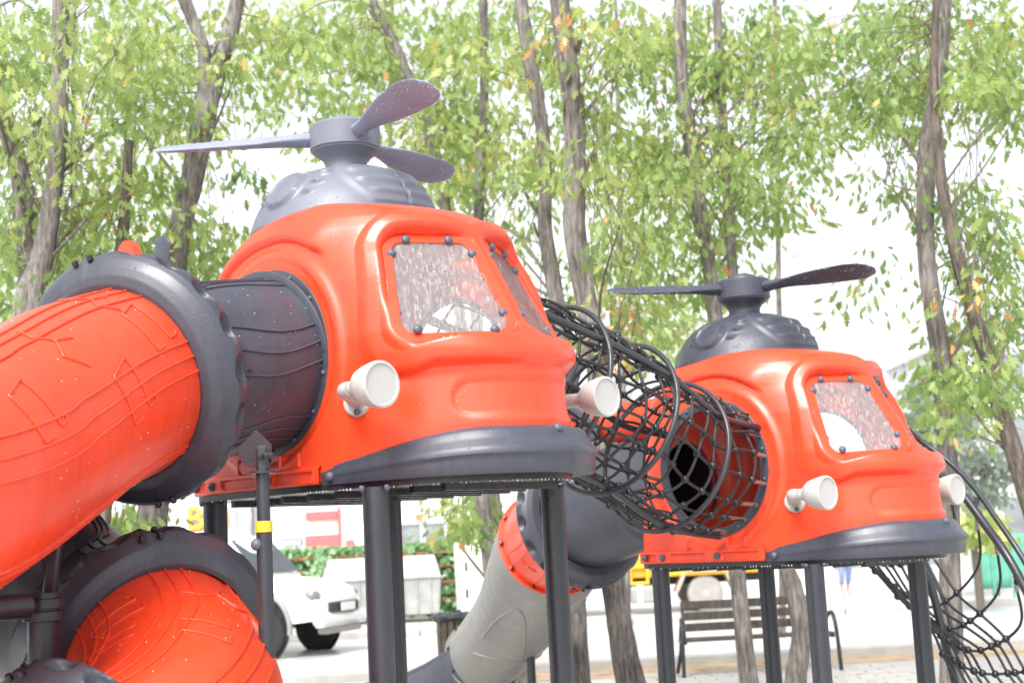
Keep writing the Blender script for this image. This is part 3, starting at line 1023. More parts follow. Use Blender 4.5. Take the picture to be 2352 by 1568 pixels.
# lower turn of the same slide
q5, q6, q7, q8 = at(-330, 1080, 5.75), at(-80, 1205, 6.15), at(165, 1405, 6.3), at(355, 1500, 5.95)
q9 = at(412, 1640, 5.5); q10 = at(300, 1815, 5.05); q11 = at(0, 1950, 4.9); q12 = at(-300, 1990, 5.2)
pd = spline([p3 + [-.72, .85, -.22], q5, q6, q7, q8], 70)
dd = (q7 - q5); dd /= np.linalg.norm(dd)
collar('clamp_collar', q6, dd, S1, ph=.3)
f3 = tube_surface(pd, np.full(70, .385))
tube_part('dark_tube', f3, M['grey'], S1, ns=70)
relief(f3, M['grey'], S1, [(.3, .13), (1.2, .15), (-.6, .13)], [(.9, 1.45, 1, .13), (.93, 1.9, 0, .12)], 2.0, s0=.3, s1=.98)
pe = spline([q8, q9, q10, q11, q12], 80)
f4 = tube_surface(pe, np.full(80, .392))
tube_part('orange_tube', f4, M['orange'], S1, ns=80)
relief(f4, M['orange'], S1, [(-.9, .17), (.0, .16), (.9, .17), (1.8, .16), (2.6, .16)], [(.13, .45, 1, .2), (.24, .42, 1, .2), (.14, -.45, 2, .2), (.25, -.5, 1, .18)], 2.6, s1=.8)
d8 = pe[2] - pe[0]; d8 /= np.linalg.norm(d8); e8 = pd[-1] - pd[-4]; e8 /= np.linalg.norm(e8)
collar('clamp_collar', q8, d8 + e8, S1, ph=.1, ro=.535)
d10 = q11 - q9; d10 /= np.linalg.norm(d10)
collar('clamp_collar', q10 + (q11 - q10) * .25, d10, S1, ph=.2)

# unseen run-out near the ground, added to block bounce light under the slide
pf = spline([q12, q12 + [.02, .55, -.06], [q12[0] + .45, q12[1] + 1.0, .47], [q12[0] + 1.15, q12[1] + 1.15, .43], [q12[0] + 1.9, q12[1] + 1.1, .42]], 60)
f_bounce_block = tube_surface(pf, np.full(60, .40))
tube_part('dark_tube', f_bounce_block, M['grey'], S1, ns=60)

# rain beads on the slide
def beads(name, f, n, parent, s0, s1, a0=0, a1=2 * PI, r0=.0012, r1=.0029):
    b = MB().ball((0, 0, 0), 1, 6, 4); V0, F0 = np.concatenate(b.V), b.F
    m = MB()
    P_ = f(rng.uniform(s0, s1, n), rng.uniform(a0, a1, n), .006)
    for p in P_:
        r = rng.uniform(r0, r1); m.add(V0 * [r, r, r] + p, F0)
    return obj(name, m, M['water'], parent, smooth=180, kind='stuff')
beads('rain_beads', f2, 240, S1, .0, .5)
beads('rain_beads', f1, 160, S1, .0, .9)
beads('rain_beads', f4, 110, S1, .02, .5)

# support post beside the slide: slim two stage post with a yellow band
b1 = at(602, 1045, 5.55); base = np.array([b1[0] + .0, b1[1], 0])
SP = thing('slide_post', 'slim charcoal support post with a yellow band, in front of the orange tube slide', 'post', base)
m = MB(); m.tube([base, at(607, 1218, 5.55) * [0, 0, 1] + base * [1, 1, 0]], .0305, 28); zt = at(607, 1218, 5.55)[2]
obj('lower_post', m, M['post'], SP)
m = MB(); m.tube([[base[0], base[1], zt - .02], [base[0], base[1], at(605, 1086, 5.55)[2]]], .0255, 28); zf = at(605, 1086, 5.55)[2]
obj('upper_post', m, M['post'], SP)
m = MB(); m.lathe([(.0265, 0), (.0335, 0), (.0335, .042), (.0265, .042)], (base[0], base[1], zt - .004), (0, 0, 1), 28)
obj('yellow_band', m, M['yellow'], SP)
m = MB(); m.ball((base[0] - .026, base[1] - .018, at(600, 1249, 5.55)[2]), .024, 16, 10)
obj('ball_cap', m, M['bolt'], SP)
m = MB(); m.lathe([(.03, 0), (.048, 0), (.048, .010), (.03, .010)], (base[0], base[1], zf), (0, 0, 1), 28)
obj('post_flange', m, M['post'], SP)
m = MB()
pl = [at(588, 985, 5.62), at(622, 1018, 5.58), at(624, 1062, 5.56), at(600, 1072, 5.56), at(560, 1062, 5.62), at(545, 1030, 5.66)]
V = np.vstack([np.array(pl), np.array(pl) + [.0, .012, 0]])
k = len(pl)
m.add(V, [list(range(k)), list(range(k, 2 * k))[::-1]] + [(i, (i + 1) % k, k + (i + 1) % k, k + i) for i in range(k)])
m.box((base[0] + .002, base[1], zf + .055), (.05, .04, .11), bev=.012)
obj('bracket_plate', m, M['post'], SP)
for (x, y) in ((598, 1045), (612, 1045), (622, 1044)):
    q = MB(); q.lathe([(.010, -.012), (.012, .0), (.012, .012), (1e-6, .015)], at(x, y, 5.52), (.3, -.95, 0), 10); obj('bolt', q, M['bolt_black'], SP)

# stout post carrying the slide, lower left corner
b2 = at(100, 1440, 5.35); base = np.array([b2[0], b2[1], 0])
SP2 = thing('slide_post', 'thick charcoal post with double clamp rings under the slide at the lower left corner', 'post', base)
zt = at(100, 1360, 5.35)[2]
m = MB(); m.tube([base, [base[0], base[1], zt]], .057, 32); obj('lower_post', m, M['post'], SP2)
m = MB()
for dz in (-.06, -.105): m.lathe([(.055, 0), (.075, .004), (.075, .036), (.055, .040)], (base[0], base[1], zt + dz), (0, 0, 1), 32)
obj('clamp_ring', m, M['post'], SP2)
m = MB(); m.box((base[0] + .01, base[1] + .1, zt + .15), (.05, .05, .55), np.array(Matrix.Rotation(.12, 3, 'Y')), bev=.01)
obj('strut', m, M['post'], SP2)
m = MB(); m.tube([at(60, 1390, 5.2), at(-60, 1400, 5.0)], .045, 20); obj('side_arm', m, M['post'], SP2)

# slide behind the right cabin
g0 = LB(-.785, 0, .56); g1 = at(1334, 1186, 10.65); g2 = at(1272, 1243, 11.35); 
S2 = thing('spiral_slide', 'light grey curved slide with an orange and charcoal tube top, behind the rope tunnel', 'slide', (g2[0], g2[1], 0))
pg = spline([g0, g0 * .6 + g1 * .4 + np.array([0, .05, .02]), g1], 40)
fg = tube_surface(pg, np.interp(np.linspace(0, 1, 40), [0, .35, 1], [.29, .39, .40]))
tube_part('dark_tube', fg, M['grey'], S2)
relief(fg, M['grey'], S2, [(1.2, .15), (2.0, .15), (.3, .15)], [(.5, 1.4, 1, .15)], 1.1)
po = spline([g1, g1 * .5 + g2 * .5 + np.array([.0, .0, .01]), g2], 30)
fo_ = tube_surface(po, np.linspace(.40, .41, 30))
tube_part('orange_tube', fo_, M['orange'], S2, ns=30)
relief(fo_, M['orange'], S2, [(2.0, .2), (2.75, .2), (3.5, .2), (4.25, .2)], [(.6, 3.9, 0, .12), (.6, 3.1, 0, .1)], .8, s0=.35, s1=.95)
de = pg[-1] - pg[-4]; de /= np.linalg.norm(de); df = po[3] - po[0]; df /= np.linalg.norm(df)
collar('clamp_collar', g1, de + df, S2, ph=.1)
g3, g4, g5 = at(1236, 1322, 12.0), at(1186, 1414, 12.8), at(1108, 1510, 13.5)
pt = spline([g2, g3, g4, g5], 60)
rad = np.interp(np.linspace(0, 1, 60), [0, .12, .3, .5, .75, 1], [.44, .44, .425, .40, .365, .335])
ft = tube_surface(pt, rad)
tube_part('grey_tube', ft, M['stone'], S2, ns=60)
m = MB()
for a0 in (PI - .75, PI + .60):
    t = np.linspace(-1, 1, 40)
    m.tube(ft(.20 + .45 * np.abs(t) ** 1.7, a0 + .52 * t, .004), .013, 8)
t = np.linspace(-1.4, 1.4, 40)
m.tube(ft(.80 - .12 * np.cos(t * 1.1), PI + t * .8, .004), .012, 8)
obj('moulded_rib', m, M['stone'], S2, smooth=180, kind='stuff')
dt = pt[-1] - pt[-4]; dt /= np.linalg.norm(dt)
obj('tube_flange', ring_plate(pt[-1] - dt * .012, dt, .33, .37, .02), M['stone'], S2)
dq = pt[3] - pt[0]; dq /= np.linalg.norm(dq)
obj('tube_flange', ring_plate(pt[0] - dq * .012, dq, .40, .45, .014), M['orange'], S2)
bq = MB().lathe([(.016, -.008), (.016, .008), (1e-6, .012)], (0, 0, 0), (0, 0, 1), 10)
b0 = None
u = np.array([0, 0, 1.]) - dt * dt[2]; u /= np.linalg.norm(u); v = np.cross(dt, u)
u2 = np.array([0, 0, 1.]) - dq * dq[2]; u2 /= np.linalg.norm(u2); v2 = np.cross(dq, u2)
for (c, r, uu, vv, n, ax) in ((pt[-1] - dt * .03, .352, u, v, 10, -dt), (pt[0] - dq * .02, .425, u2, v2, 12, -dq)):
    for k in range(n):
        p = c + r * (math.cos(2 * PI * k / n) * uu + math.sin(2 * PI * k / n) * vv) + ax * .01
        if b0 is None: b0 = obj('bolt', bq, M['bolt_black'], S2, rel=False); b0.location = p - ORG[S2.name]; b0.rotation_euler = rot_to(ax)
        else: share('bolt', b0.data, S2, p - ORG[S2.name], rot_to(ax))
# open chute leaving the grey tube
g6, g7 = at(1015, 1556, 13.7), at(900, 1600, 13.8)
pq = spline([g5 + dt * .01, g6, g7, g7 + [-.7, -.05, -.12]], 40)
fq = tube_surface(pq, np.full(40, .31))
S_, A_ = np.meshgrid(np.linspace(0, 1, 40), np.linspace(PI / 2 - .5, 3 * PI / 2 + .5, 40), indexing='ij')
m = MB(); m.grid(fq(S_, A_))
o = obj('chute', m, M['grey'], S2, smooth=60); md = o.modifiers.new('thickness', 'SOLIDIFY'); md.thickness = .02
m = MB()
for e in (PI / 2 - .5, 3 * PI / 2 + .5): m.tube(fq(np.linspace(0, 1, 30), np.full(30, e)), .025, 8)
obj('chute_rim', m, M['grey'], S2)
pb_ = at(1218, 1482, 12.7)
m = MB(); m.tube([[pb_[0], pb_[1], 0], pb_], .036, 20); m.box(pb_ + [0, 0, .0], (.13, .10, .03), bev=.006)
obj('support_post', m, M['post'], S2)

# ------------------------------------------------------------------ rope tunnel between the cabins
nA, nB = LA(HC[0], .59, .74), LB(HC[0], -.59, HC[1] + .0)
NT = thing('net_tunnel', 'black rope net crawl tunnel with steel hoops joining the two helicopter cabins', 'rope tunnel', ((nA[0] + nB[0]) / 2, (nA[1] + nB[1]) / 2, 0))
hoopc = [at(1259, 886, 7.80), at(1406, 960, 8.20), at(1525, 1046, 8.56)]
cl = spline([nA, hoopc[0], hoopc[1], hoopc[2], nB], 81)
fn = tube_surface(cl, np.full(81, .445))
TT = np.gradient(cl, axis=0); TT /= np.linalg.norm(TT, axis=1)[:, None]
def s_of(p): return np.argmin(np.linalg.norm(cl - p, axis=1)) / 80.
hs = [s_of(c) for c in hoopc]
for s in [.03] + hs:
    a = np.linspace(0, 2 * PI, 72, endpoint=False)
    m = MB(); m.tube(fn(np.full(72, s), a, .016), .0155, 12, closed=True)
    obj('hoop', m, M['post'], NT, smooth=180)
for a0 in (1.05, -1.0, 3.0, -2.25):
    s = np.linspace(0, 1, 40)
    m = MB(); m.tube(fn(s, np.full(40, a0), -.012), .0205, 12); obj('rail', m, M['post'], NT, smooth=180)
NR = 18
knot = MB().ball((0, 0, 0), .0225, 10, 7)
ko = None
cs = [.07, .14, .21, .28, .37, .44, .51, .56, .63, .70, .77, .86, .92]
for k in range(NR):
    a0 = 2 * PI * k / NR + .1
    s = np.linspace(.01, .985, 70)
    a = a0 + .03 * np.sin(s * 9 + k * 2.1) + .018 * np.sin(s * 29 + k)
    m = MB(); m.tube(fn(s, a, -.03 + .012 * np.sin(s * 31 + k * 1.3)), .0095, 7)
    obj('rope', m, M['rope'], NT, smooth=180)
    m = MB()
    e = fn(np.array([.93, 1.0]), np.array([a[-3], a[-1]]), -.03); m.tube(e, .0125, 10)
    obj('ferrule', m, M['ferrule'], NT)
kmesh = None
for j, s0 in enumerate(cs):
    a = np.linspace(0, 2 * PI, 16 * 4, endpoint=False)
    ss = s0 + .007 * np.sin(a * 5 + j) + .010 * np.sin(a * 2 + j * 2)
    d = -.03 + .010 * np.sin(a * 5 + j)
    m = MB(); m.tube(fn(ss, a, d), .009, 7, closed=True)
    obj('rope', m, M['rope'], NT, smooth=180)
    for k in range(NR):
        a0 = 2 * PI * k / NR + .1 + .03 * math.sin(s0 * 9 + k * 2.1) + .018 * math.sin(s0 * 29 + k)
        p = fn(np.array([s0 + .007 * math.sin(a0 * 5 + j) + .010 * math.sin(a0 * 2 + j * 2)]), np.array([a0]), -.03 + .010 * math.sin(a0 * 5 + j))[0]
        if kmesh is None:
            ko = obj('knot', knot, M['knot'], NT, rel=False, smooth=180); kmesh = ko.data; ko.location = p - ORG[NT.name]
        else: share('knot', kmesh, NT, p - ORG[NT.name])

# ------------------------------------------------------------------ rope bridge and its rails at the right
YB = 9.95
RB = thing('net_climber', 'black rope net climbing bridge with curved steel handrails, at the right edge', 'rope climber', at(2250, 1500, YB) * [1, 1, 0])
def railp(pp, r, name='rail'):
    m = MB(); m.tube(spline([at(*p) for p in pp], 40), r, 14)
    return obj(name, m, M['post'], RB, smooth=180)
railp([(2085, 985, 9.9), (2120, 1015, 9.9), (2180, 1060, 9.8), (2240, 1122, 9.6), (2290, 1192, 9.4), (2352, 1285, 9.2), (2420, 1420, 9.1), (2470, 1600, 9.0), (2490, 1760, 9.0)], .019)
railp([(2080, 1042, 10.0), (2140, 1078, 9.9), (2200, 1122, 9.7), (2260, 1200, 9.5), (2310, 1270, 9.3), (2352, 1345, 9.2), (2400, 1450, 9.1), (2440, 1600, 9.0), (2460, 1760, 9.0)], .029)
m = MB(); m.tube([at(2246, 1142, 9.58), at(2236, 1176, 9.58)], .016, 10); obj('rail_link', m, M['post'], RB)
railp([(2095, 1270, 10.0), (2135, 1335, 10.0), (2160, 1430, 9.95), (2185, 1530, 9.9), (2205, 1620, 9.9), (2215, 1760, 9.9)], .028)
railp([(2120, 1275, 10.6), (2165, 1370, 10.5), (2190, 1460, 10.4), (2200, 1500, 10.4)], .016)
# net: cross ropes hang from the lower rail on the right down to the boundary rope on the left
top = spline([at(2130, 1110, 9.9), at(2246, 1168, 9.6), at(2289, 1232, 9.4), at(2328, 1318, 9.25), at(2392, 1420, 9.1), at(2440, 1540, 9.0)], 6)
topx = [at(2180, 1120, 9.75), at(2243, 1178, 9.58), at(2288, 1240, 9.4), at(2332, 1330, 9.25), at(2400, 1440, 9.1), at(2440, 1540, 9.0), at(2460, 1650, 9.0)]
low = [at(1960, 1268, 10.0), at(2010, 1310, 9.95), at(2062, 1368, 9.9), at(2135, 1440, 9.8), at(2165, 1500, 9.7), at(2205, 1580, 9.6), at(2240, 1660, 9.5)]
bot = [(2110, 1285, 10.35), (2155, 1390, 10.2), (2200, 1440, 10.0), (2260, 1490, 9.8), (2310, 1545, 9.6), (2350, 1600, 9.5), (2380, 1680, 9.4)]
bot = [at(*b) for b in bot]
cross = []
for t_, l_, b_ in zip(topx, low, bot):
    q = spline([t_, t_ * .62 + b_ * .38 + np.array([.10, 0, -.12]), b_, b_ * .5 + l_ * .5 + np.array([0, 0, -.05]), l_], 41)
    cross.append(q)
    m = MB(); m.tube(q, .0095, 8); obj('rope', m, M['rope'], RB, smooth=180)
    m = MB(); m.tube(q[1:4], .014, 10); obj('ferrule', m, M['ferrule'], RB)
    m = MB(); m.tube(spline([t_ + [0, 0, .03], t_ + [.02, 0, .0], q[1]], 8), .018, 8); obj('rope_eye', m, M['rope'], RB)
cross = np.array(cross)
kk = []
for j in range(9):
    f_ = .48 + .52 * j / 8
    i0 = int(round(f_ * 40))
    q = spline(cross[:, i0], 40)
    m = MB(); m.tube(q, .0095, 8); obj('rope', m, M['rope'], RB, smooth=180)
    for c in cross[:, i0]: kk.append(c)
for p in kk: share('knot', kmesh, RB, p - ORG[RB.name], None, (1.15,) * 3)

# ------------------------------------------------------------------ trees
LEAF = np.array([(.015, -.22), (.03, 0), (.20, .10), (.09, .22), (.38, .38), (.11, .44), (.40, .70), (.13, .70), (.16, .92), (0, 1.05),
                 (-.16, .92), (-.13, .70), (-.40, .70), (-.11, .44), (-.38, .38), (-.09, .22), (-.20, .10), (-.03, 0), (-.015, -.22)])
LEAF3 = np.c_[LEAF, -.18 * (LEAF[:, 1] ** 2) + .10 * np.abs(LEAF[:, 0])]
LEAF_LO = LEAF3[[1, 4, 5, 6, 9, 12, 13, 14]]

def leaf_cloud(name, centers, radii, per, size, parent, mat, tint_mu=.4, tint_sd=.2, lo=False, orange=.05, droop=.35):
    """one mesh of lobed leaves in sprays round the given points"""
    K = LEAF_LO if lo else LEAF3
    n = len(centers) * per
    c = np.repeat(np.asarray(centers), per, 0)
    rad = np.repeat(np.asarray(radii), per)
    off = rng.normal(size=(n, 3)); off /= np.linalg.norm(off, axis=1)[:, None]
    off *= (rng.random(n) ** .45 * rad)[:, None] * [1.15, 1.15, .62]
    pos = c + off
    pos[:, 2] -= droop * (off[:, 0] ** 2 + off[:, 1] ** 2) / (rad + 1e-6)
    out = off * .6 / (rad[:, None] + 1e-6) + rng.normal(scale=.35, size=(n, 3)); out[:, 2] = -np.abs(rng.normal(.75, .35, n))
    out /= np.linalg.norm(out, axis=1)[:, None] + 1e-9
    nn = rng.normal(size=(n, 3)) + [0, 0, .55]
    nn -= out * (nn * out).sum(1)[:, None]; nn /= np.linalg.norm(nn, axis=1)[:, None] + 1e-9
    bb = np.cross(out, nn)
    sz = size * rng.uniform(.6, 1.2, n)
    V = pos[:, None] + sz[:, None, None] * (K[None, :, :1] * bb[:, None] + K[None, :, 1:2] * out[:, None] + K[None, :, 2:] * nn[:, None])
    k = len(K)
    ctint = np.repeat(rng.normal(tint_mu, tint_sd * .7, len(centers)), per)
    tint = np.clip(ctint + rng.normal(0, tint_sd * .6, n), 0, .80)
    spot = np.repeat(rng.random(len(centers)) < orange * .8, per) & (rng.random(n) < .55)
    tint = np.where(spot | (rng.random(n) < orange * .15), rng.uniform(.82, 1.0, n), tint)
    me = bpy.data.meshes.new(name)
    org = ORG.get(parent.name, np.zeros(3)) if parent else np.zeros(3)
    me.vertices.add(n * k); me.vertices.foreach_set('co', (V - org).astype(np.float32).ravel())
    me.loops.add(n * k); me.loops.foreach_set('vertex_index', np.arange(n * k, dtype=np.int32))
    me.polygons.add(n); me.polygons.foreach_set('loop_start', np.arange(0, n * k, k, dtype=np.int32))
    a = me.attributes.new('tint', 'FLOAT', 'FACE'); a.data.foreach_set('value', tint.astype(np.float32))
    me.update(calc_edges=True)
    me.materials.append(mat)
    o = bpy.data.objects.new(name, me); C.objects.link(o)
    o.parent = parent
    o['kind'] = 'stuff'
    return o

def tree(label, trunk, Y, blobs, name='oak_tree', nclus=40, per=50, size=.098, bark='bark', forks=(), mu=.4, orange=.03, lo=False, group='oak trees round the playground', stubs=(), dspread=1.4, srad=.42):
    """trunk: (x, y, width) in photo pixels from top to bottom; blobs: (x, y, rx, ry, weight) leafy masses"""
    pts = [np.r_[at(x, y, Y), PX(w, Y) / 2 * (.5 if lo else .88)] for x, y, w in trunk]
    t0, t1 = pts[0], pts[1]
    up = (t0[:3] - t1[:3]) / np.linalg.norm(t0[:3] - t1[:3])
    pts = [np.r_[t0[:3] + up * 2.6, t0[3] * .55]] + pts
    b0, b1 = pts[-1], pts[-2]
    if b0[2] > .05:
        dn = (b0[:3] - b1[:3]); dn = dn / max(1e-6, -dn[2]) if dn[2] < -.05 else np.array([0, 0, -1.])
        g = b0[:3] + np.clip(dn, -.12, .12) * [1, 1, 0] * b0[2]; g[2] = 0.
        pts.append(np.r_[g, b0[3] * 1.25])
        pts.append(np.r_[g - [0, 0, .1], b0[3] * 1.6])
    base = np.r_[pts[-1][:2], 0]
    T = thing(name, label, 'tree', base, 0, group)
    def wob(P, r):
        """rough bark outline: radius noise per ring"""
        return P
    sp = spline(np.array(pts), 70)
    n = 18
    m = MB()
    a = np.linspace(0, 2 * PI, n, endpoint=False)
    Tn = np.gradient(sp[:, :3], axis=0); Tn /= np.linalg.norm(Tn, axis=1)[:, None]
    U = frames(Tn); W = np.cross(Tn, U)
    ph = rng.uniform(0, 6, 4)
    rr = sp[:, 3][:, None] * (1 + .07 * np.sin(3 * a + ph[0] + np.linspace(0, 5, 70)[:, None]) + .05 * np.sin(np.linspace(0, 40, 70)[:, None] + ph[1] + a) + rng.normal(0, .03, (70, n)))
    P = sp[:, None, :3] + rr[..., None] * (np.cos(a)[None, :, None] * U[:, None] + np.sin(a)[None, :, None] * W[:, None])
    m.grid(P, wv=True); m.F.append(list(range(n))); m.F.append([69 * n + i for i in range(n)][::-1])
    for fk in forks:
        fp = [np.r_[at(x, y, Y), PX(w, Y) / 2 * .88] for x, y, w in fk]
        d = (fp[0][:3] - fp[1][:3]); d /= np.linalg.norm(d)
        fp = [np.r_[fp[0][:3] + d * 2.2, fp[0][3] * .5]] + fp
        q = spline(np.array(fp), 40)
        rj = q[:, 3] * (1 + .06 * np.sin(np.linspace(0, 30, 40)) + rng.normal(0, .02, 40))
        m.tube(q[:, :3], rj, 14)
    trunk_o = obj('trunk', m, M[bark], T, smooth=70)
    for (x, y, x2, y2, w) in stubs:
        mm = MB(); mm.tube(spline([at(x, y, Y), at((x + x2) / 2, (y + y2) / 2 + 4, Y - .05), at(x2, y2, Y - .1)], 8), np.linspace(PX(w, Y) / 2, PX(w, Y) / 3, 8), 9)
        obj('branch_stub', mm, M[bark], T)
    # crown
    ws = np.array([b[4] for b in blobs], float); ws /= ws.sum()
    cen = []; rads = []
    for b, w in zip(blobs, ws):
        kb = max(2, int(round(nclus * w)))
        for _ in range(kb):
            th = rng.uniform(0, 2 * PI); r = math.sqrt(rng.random())
            x = b[0] + b[2] * r * math.cos(th); y = b[1] + b[3] * r * math.sin(th)
            cen.append(at(x, y, Y + 1.35 + rng.normal(0, dspread * .9)))
            rads.append(rng.uniform(.6, 1.2) * srad)
    cen = np.array(cen)
    leaf_cloud('crown', cen, rads, per, size, T, M['leaf'], mu, .2, lo, orange)
    # limbs from the trunk to the sprays
    main = sp[:, :3]
    sel = rng.permutation(len(cen))
    nl = min(9, len(cen))
    for k in range(nl):
        mem = sel[k::nl]
        if not len(mem): continue
        far = cen[mem[0]]
        j = np.argmin(np.linalg.norm(main - (far - [0, 0, .5 + .3 * np.linalg.norm((far - main[20])[:2])]), axis=1))
        st = main[j]
        d = far - st
        mid = st + d * .5 + rng.normal(0, .12, 3) + [0, 0, .12]
        lim = spline([st, mid, far], 16)
        r0 = min(sp[j, 3] * .27, .006 + .007 * np.linalg.norm(d))
        mm = MB(); mm.tube(lim, np.linspace(r0, .005, 16), 7)
        for q in mem[1:]:
            jj = np.argmin(np.linalg.norm(lim - cen[q], axis=1)); jj = max(2, min(jj, 13))
            dd_ = cen[q] - lim[jj]
            if np.linalg.norm(dd_) > 2.6: continue
            tw = spline([lim[jj], lim[jj] + dd_ * .5 + rng.normal(0, .08, 3) + [0, 0, .08], cen[q]], 8)
            mm.tube(tw, np.linspace(max(.005, r0 * .35), .003, 8), 5)
        obj('branch', mm, M['twig'], T, smooth=180)
    return T

tree('grey oak at the left edge with a tall straight trunk and dense yellow green crown',
     [(140, -10, 46), (140, 130, 46), (138, 280, 48), (128, 390, 46), (112, 520, 54), (92, 620, 62), (70, 690, 80), (60, 800, 84)], 11.5,
     [(120, 60, 210, 160, 1.2), (90, 330, 180, 150, 1), (240, 240, 170, 200, 1), (150, 520, 200, 100, 1.1), (300, 500, 120, 120, .7)], nclus=66, mu=.42, orange=.04,
     stubs=((90, 625, 40, 560, 14), (105, 600, 200, 500, 9)))
tree('leaning oak trunk at the far left edge, behind the straight grey oak',
     [(-60, 60, 40), (0, 235, 44), (28, 330, 50), (52, 430, 54), (66, 560, 60), (70, 700, 70)], 12.4,
     [(20, 130, 120, 150, 1), (40, 600, 110, 120, .8), (60, 420, 120, 120, .6)], nclus=26, mu=.35, orange=.05)
tree('forked oak with two pale stems behind the front rotor',
     [(548, -10, 40), (530, 70, 46), (500, 160, 52), (478, 240, 62), (458, 330, 64), (440, 420, 62), (420, 500, 60), (408, 560, 64), (395, 700, 70)], 12.6,
     [(330, 180, 110, 150, .9), (520, 120, 140, 110, 1), (640, 150, 110, 130, .8), (500, 560, 110, 50, .7), (400, 320, 80, 120, .4), (560, 420, 50, 40, .12)], nclus=44, mu=.45, orange=.05,
     forks=(((420, -10, 34), (448, 60, 36), (470, 120, 36), (468, 200, 34), (458, 280, 40), (440, 400, 42), (424, 500, 40)),))
tree('thin oak leaning left above the front rotor blade',
     [(845, -10, 24), (880, 50, 26), (910, 110, 26), (935, 170, 26), (960, 230, 26), (985, 300, 28), (1010, 400, 30), (1035, 560, 30), (1060, 760, 34)], 15.0,
     [(800, 60, 170, 90, 1), (960, 180, 130, 130, .9), (700, 200, 110, 90, .55), (1030, 380, 90, 90, .8), (890, 260, 110, 70, .4)], nclus=46, mu=.48, orange=.04, size=.12, dspread=1.6)
tree('pale slender oak rising behind the front cabin roof',
     [(1110, 0, 22), (1112, 120, 24), (1110, 250, 25), (1104, 380, 27), (1098, 520, 29), (1094, 700, 32), (1130, 1120, 38), (1190, 1500, 46)], 16.0,
     [(1090, 90, 140, 110, 1), (1060, 300, 110, 130, .9), (1180, 470, 110, 110, .8), (1080, 1165, 60, 45, .5)], nclus=46, mu=.45, orange=.04, size=.12, dspread=1.6)
tree('mottled oak with broken side stubs, left of the stoutest trunk',
     [(1196, -10, 34), (1212, 110, 38), (1226, 190, 38), (1246, 300, 36), (1252, 420, 34), (1250, 520, 38), (1262, 600, 42), (1278, 690, 44), (1290, 780, 46), (1325, 1420, 50)], 13.2,
     [(1230, 260, 100, 150, 1), (1200, 110, 110, 110, .8), (1160, 560, 100, 110, .7), (1300, 740, 90, 70, .3)], nclus=34, mu=.45, orange=.08,
     stubs=((1240, 490, 1205, 440, 12), (1236, 540, 1226, 510, 8)))
tree('stoutest oak trunk in the middle, with a torn branch scar',
     [(1284, -10, 52), (1300, 100, 54), (1312, 190, 54), (1318, 300, 54), (1324, 400, 58), (1322, 520, 60), (1334, 620, 58), (1352, 720, 56), (1376, 860, 58), (1392, 1100, 58), (1408, 1330, 60), (1432, 1500, 66), (1450, 1580, 78)], 12.0,
     [(1420, 200, 120, 170, 1.1), (1420, 440, 120, 130, 1), (1360, 60, 120, 80, .6), (1450, 640, 100, 90, .7), (1440, 770, 80, 50, .4)], nclus=52, mu=.5, orange=.08,
     stubs=((1330, 370, 1340, 305, 22), (1322, 110, 1330, 90, 24)))
tree('slim oak right of the stoutest trunk, rising behind the right rotor',
     [(1562, -10, 34), (1562, 120, 34), (1570, 230, 36), (1588, 340, 38), (1604, 450, 38), (1620, 560, 38), (1636, 660, 40), (1660, 900, 42), (1692, 1290, 42), (1706, 1420, 42), (1722, 1568, 50)], 13.4,
     [(1560, 120, 130, 130, 1), (1700, 270, 140, 130, 1), (1540, 360, 130, 120, 1), (1560, 540, 110, 90, .8), (1720, 480, 110, 100, .9), (1800, 130, 130, 110, 1)], nclus=70, mu=.36, orange=.03)
tree('bent oak trunk crossing in front of the right half of the bench',
     [(1648, 20, 22), (1655, 200, 24), (1668, 400, 26), (1682, 620, 28), (1730, 1000, 34), (1795, 1270, 40), (1822, 1350, 46), (1842, 1440, 50), (1836, 1500, 50), (1826, 1568, 56)], 14.0,
     [(1680, 90, 120, 90, 1), (1820, 350, 90, 90, .5), (1640, 620, 90, 60, .6)], nclus=28, mu=.38, orange=.04, bark='bark')
tree('tall grey oak at the right, behind the rear cabin headlights',
     [(2166, -10, 44), (2160, 90, 46), (2150, 230, 48), (2130, 340, 50), (2126, 480, 46), (2132, 620, 48), (2146, 720, 50), (2170, 880, 52), (2178, 1060, 52), (2184, 1300, 54), (2186, 1568, 60)], 13.0,
     [(2000, 100, 170, 100, 1.1), (2230, 120, 130, 130, 1), (1920, 240, 150, 90, .9), (2080, 240, 110, 70, .6), (2270, 620, 90, 100, .5), (2260, 830, 90, 110, .7), (2060, 420, 60, 50, .2), (1990, 620, 60, 60, .12)], nclus=78, mu=.34, orange=.05)
tree('dark leaning oak nearest the right edge',
     [(2150, -10, 18), (2146, 220, 24), (2164, 420, 30), (2184, 520, 34), (2206, 620, 36), (2244, 740, 40), (2280, 850, 44), (2300, 940, 46), (2340, 1070, 48), (2390, 1250, 50), (2400, 1500, 52)], 12.2,
     [(2260, 480, 100, 90, .9), (2200, 880, 80, 130, .8), (2320, 740, 70, 120, .7), (2130, 900, 50, 60, .3), (2300, 170, 90, 100, .9), (2330, 300, 40, 60, .3)], nclus=40, mu=.33, orange=.05, bark='bark_dark')
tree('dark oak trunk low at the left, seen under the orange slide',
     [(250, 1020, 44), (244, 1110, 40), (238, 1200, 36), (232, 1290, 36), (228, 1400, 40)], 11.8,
     [(290, 1190, 50, 30, 1), (180, 640, 160, 60, 1.4), (400, 620, 90, 50, 1)], nclus=20, mu=.25, orange=.03, bark='bark_dark')
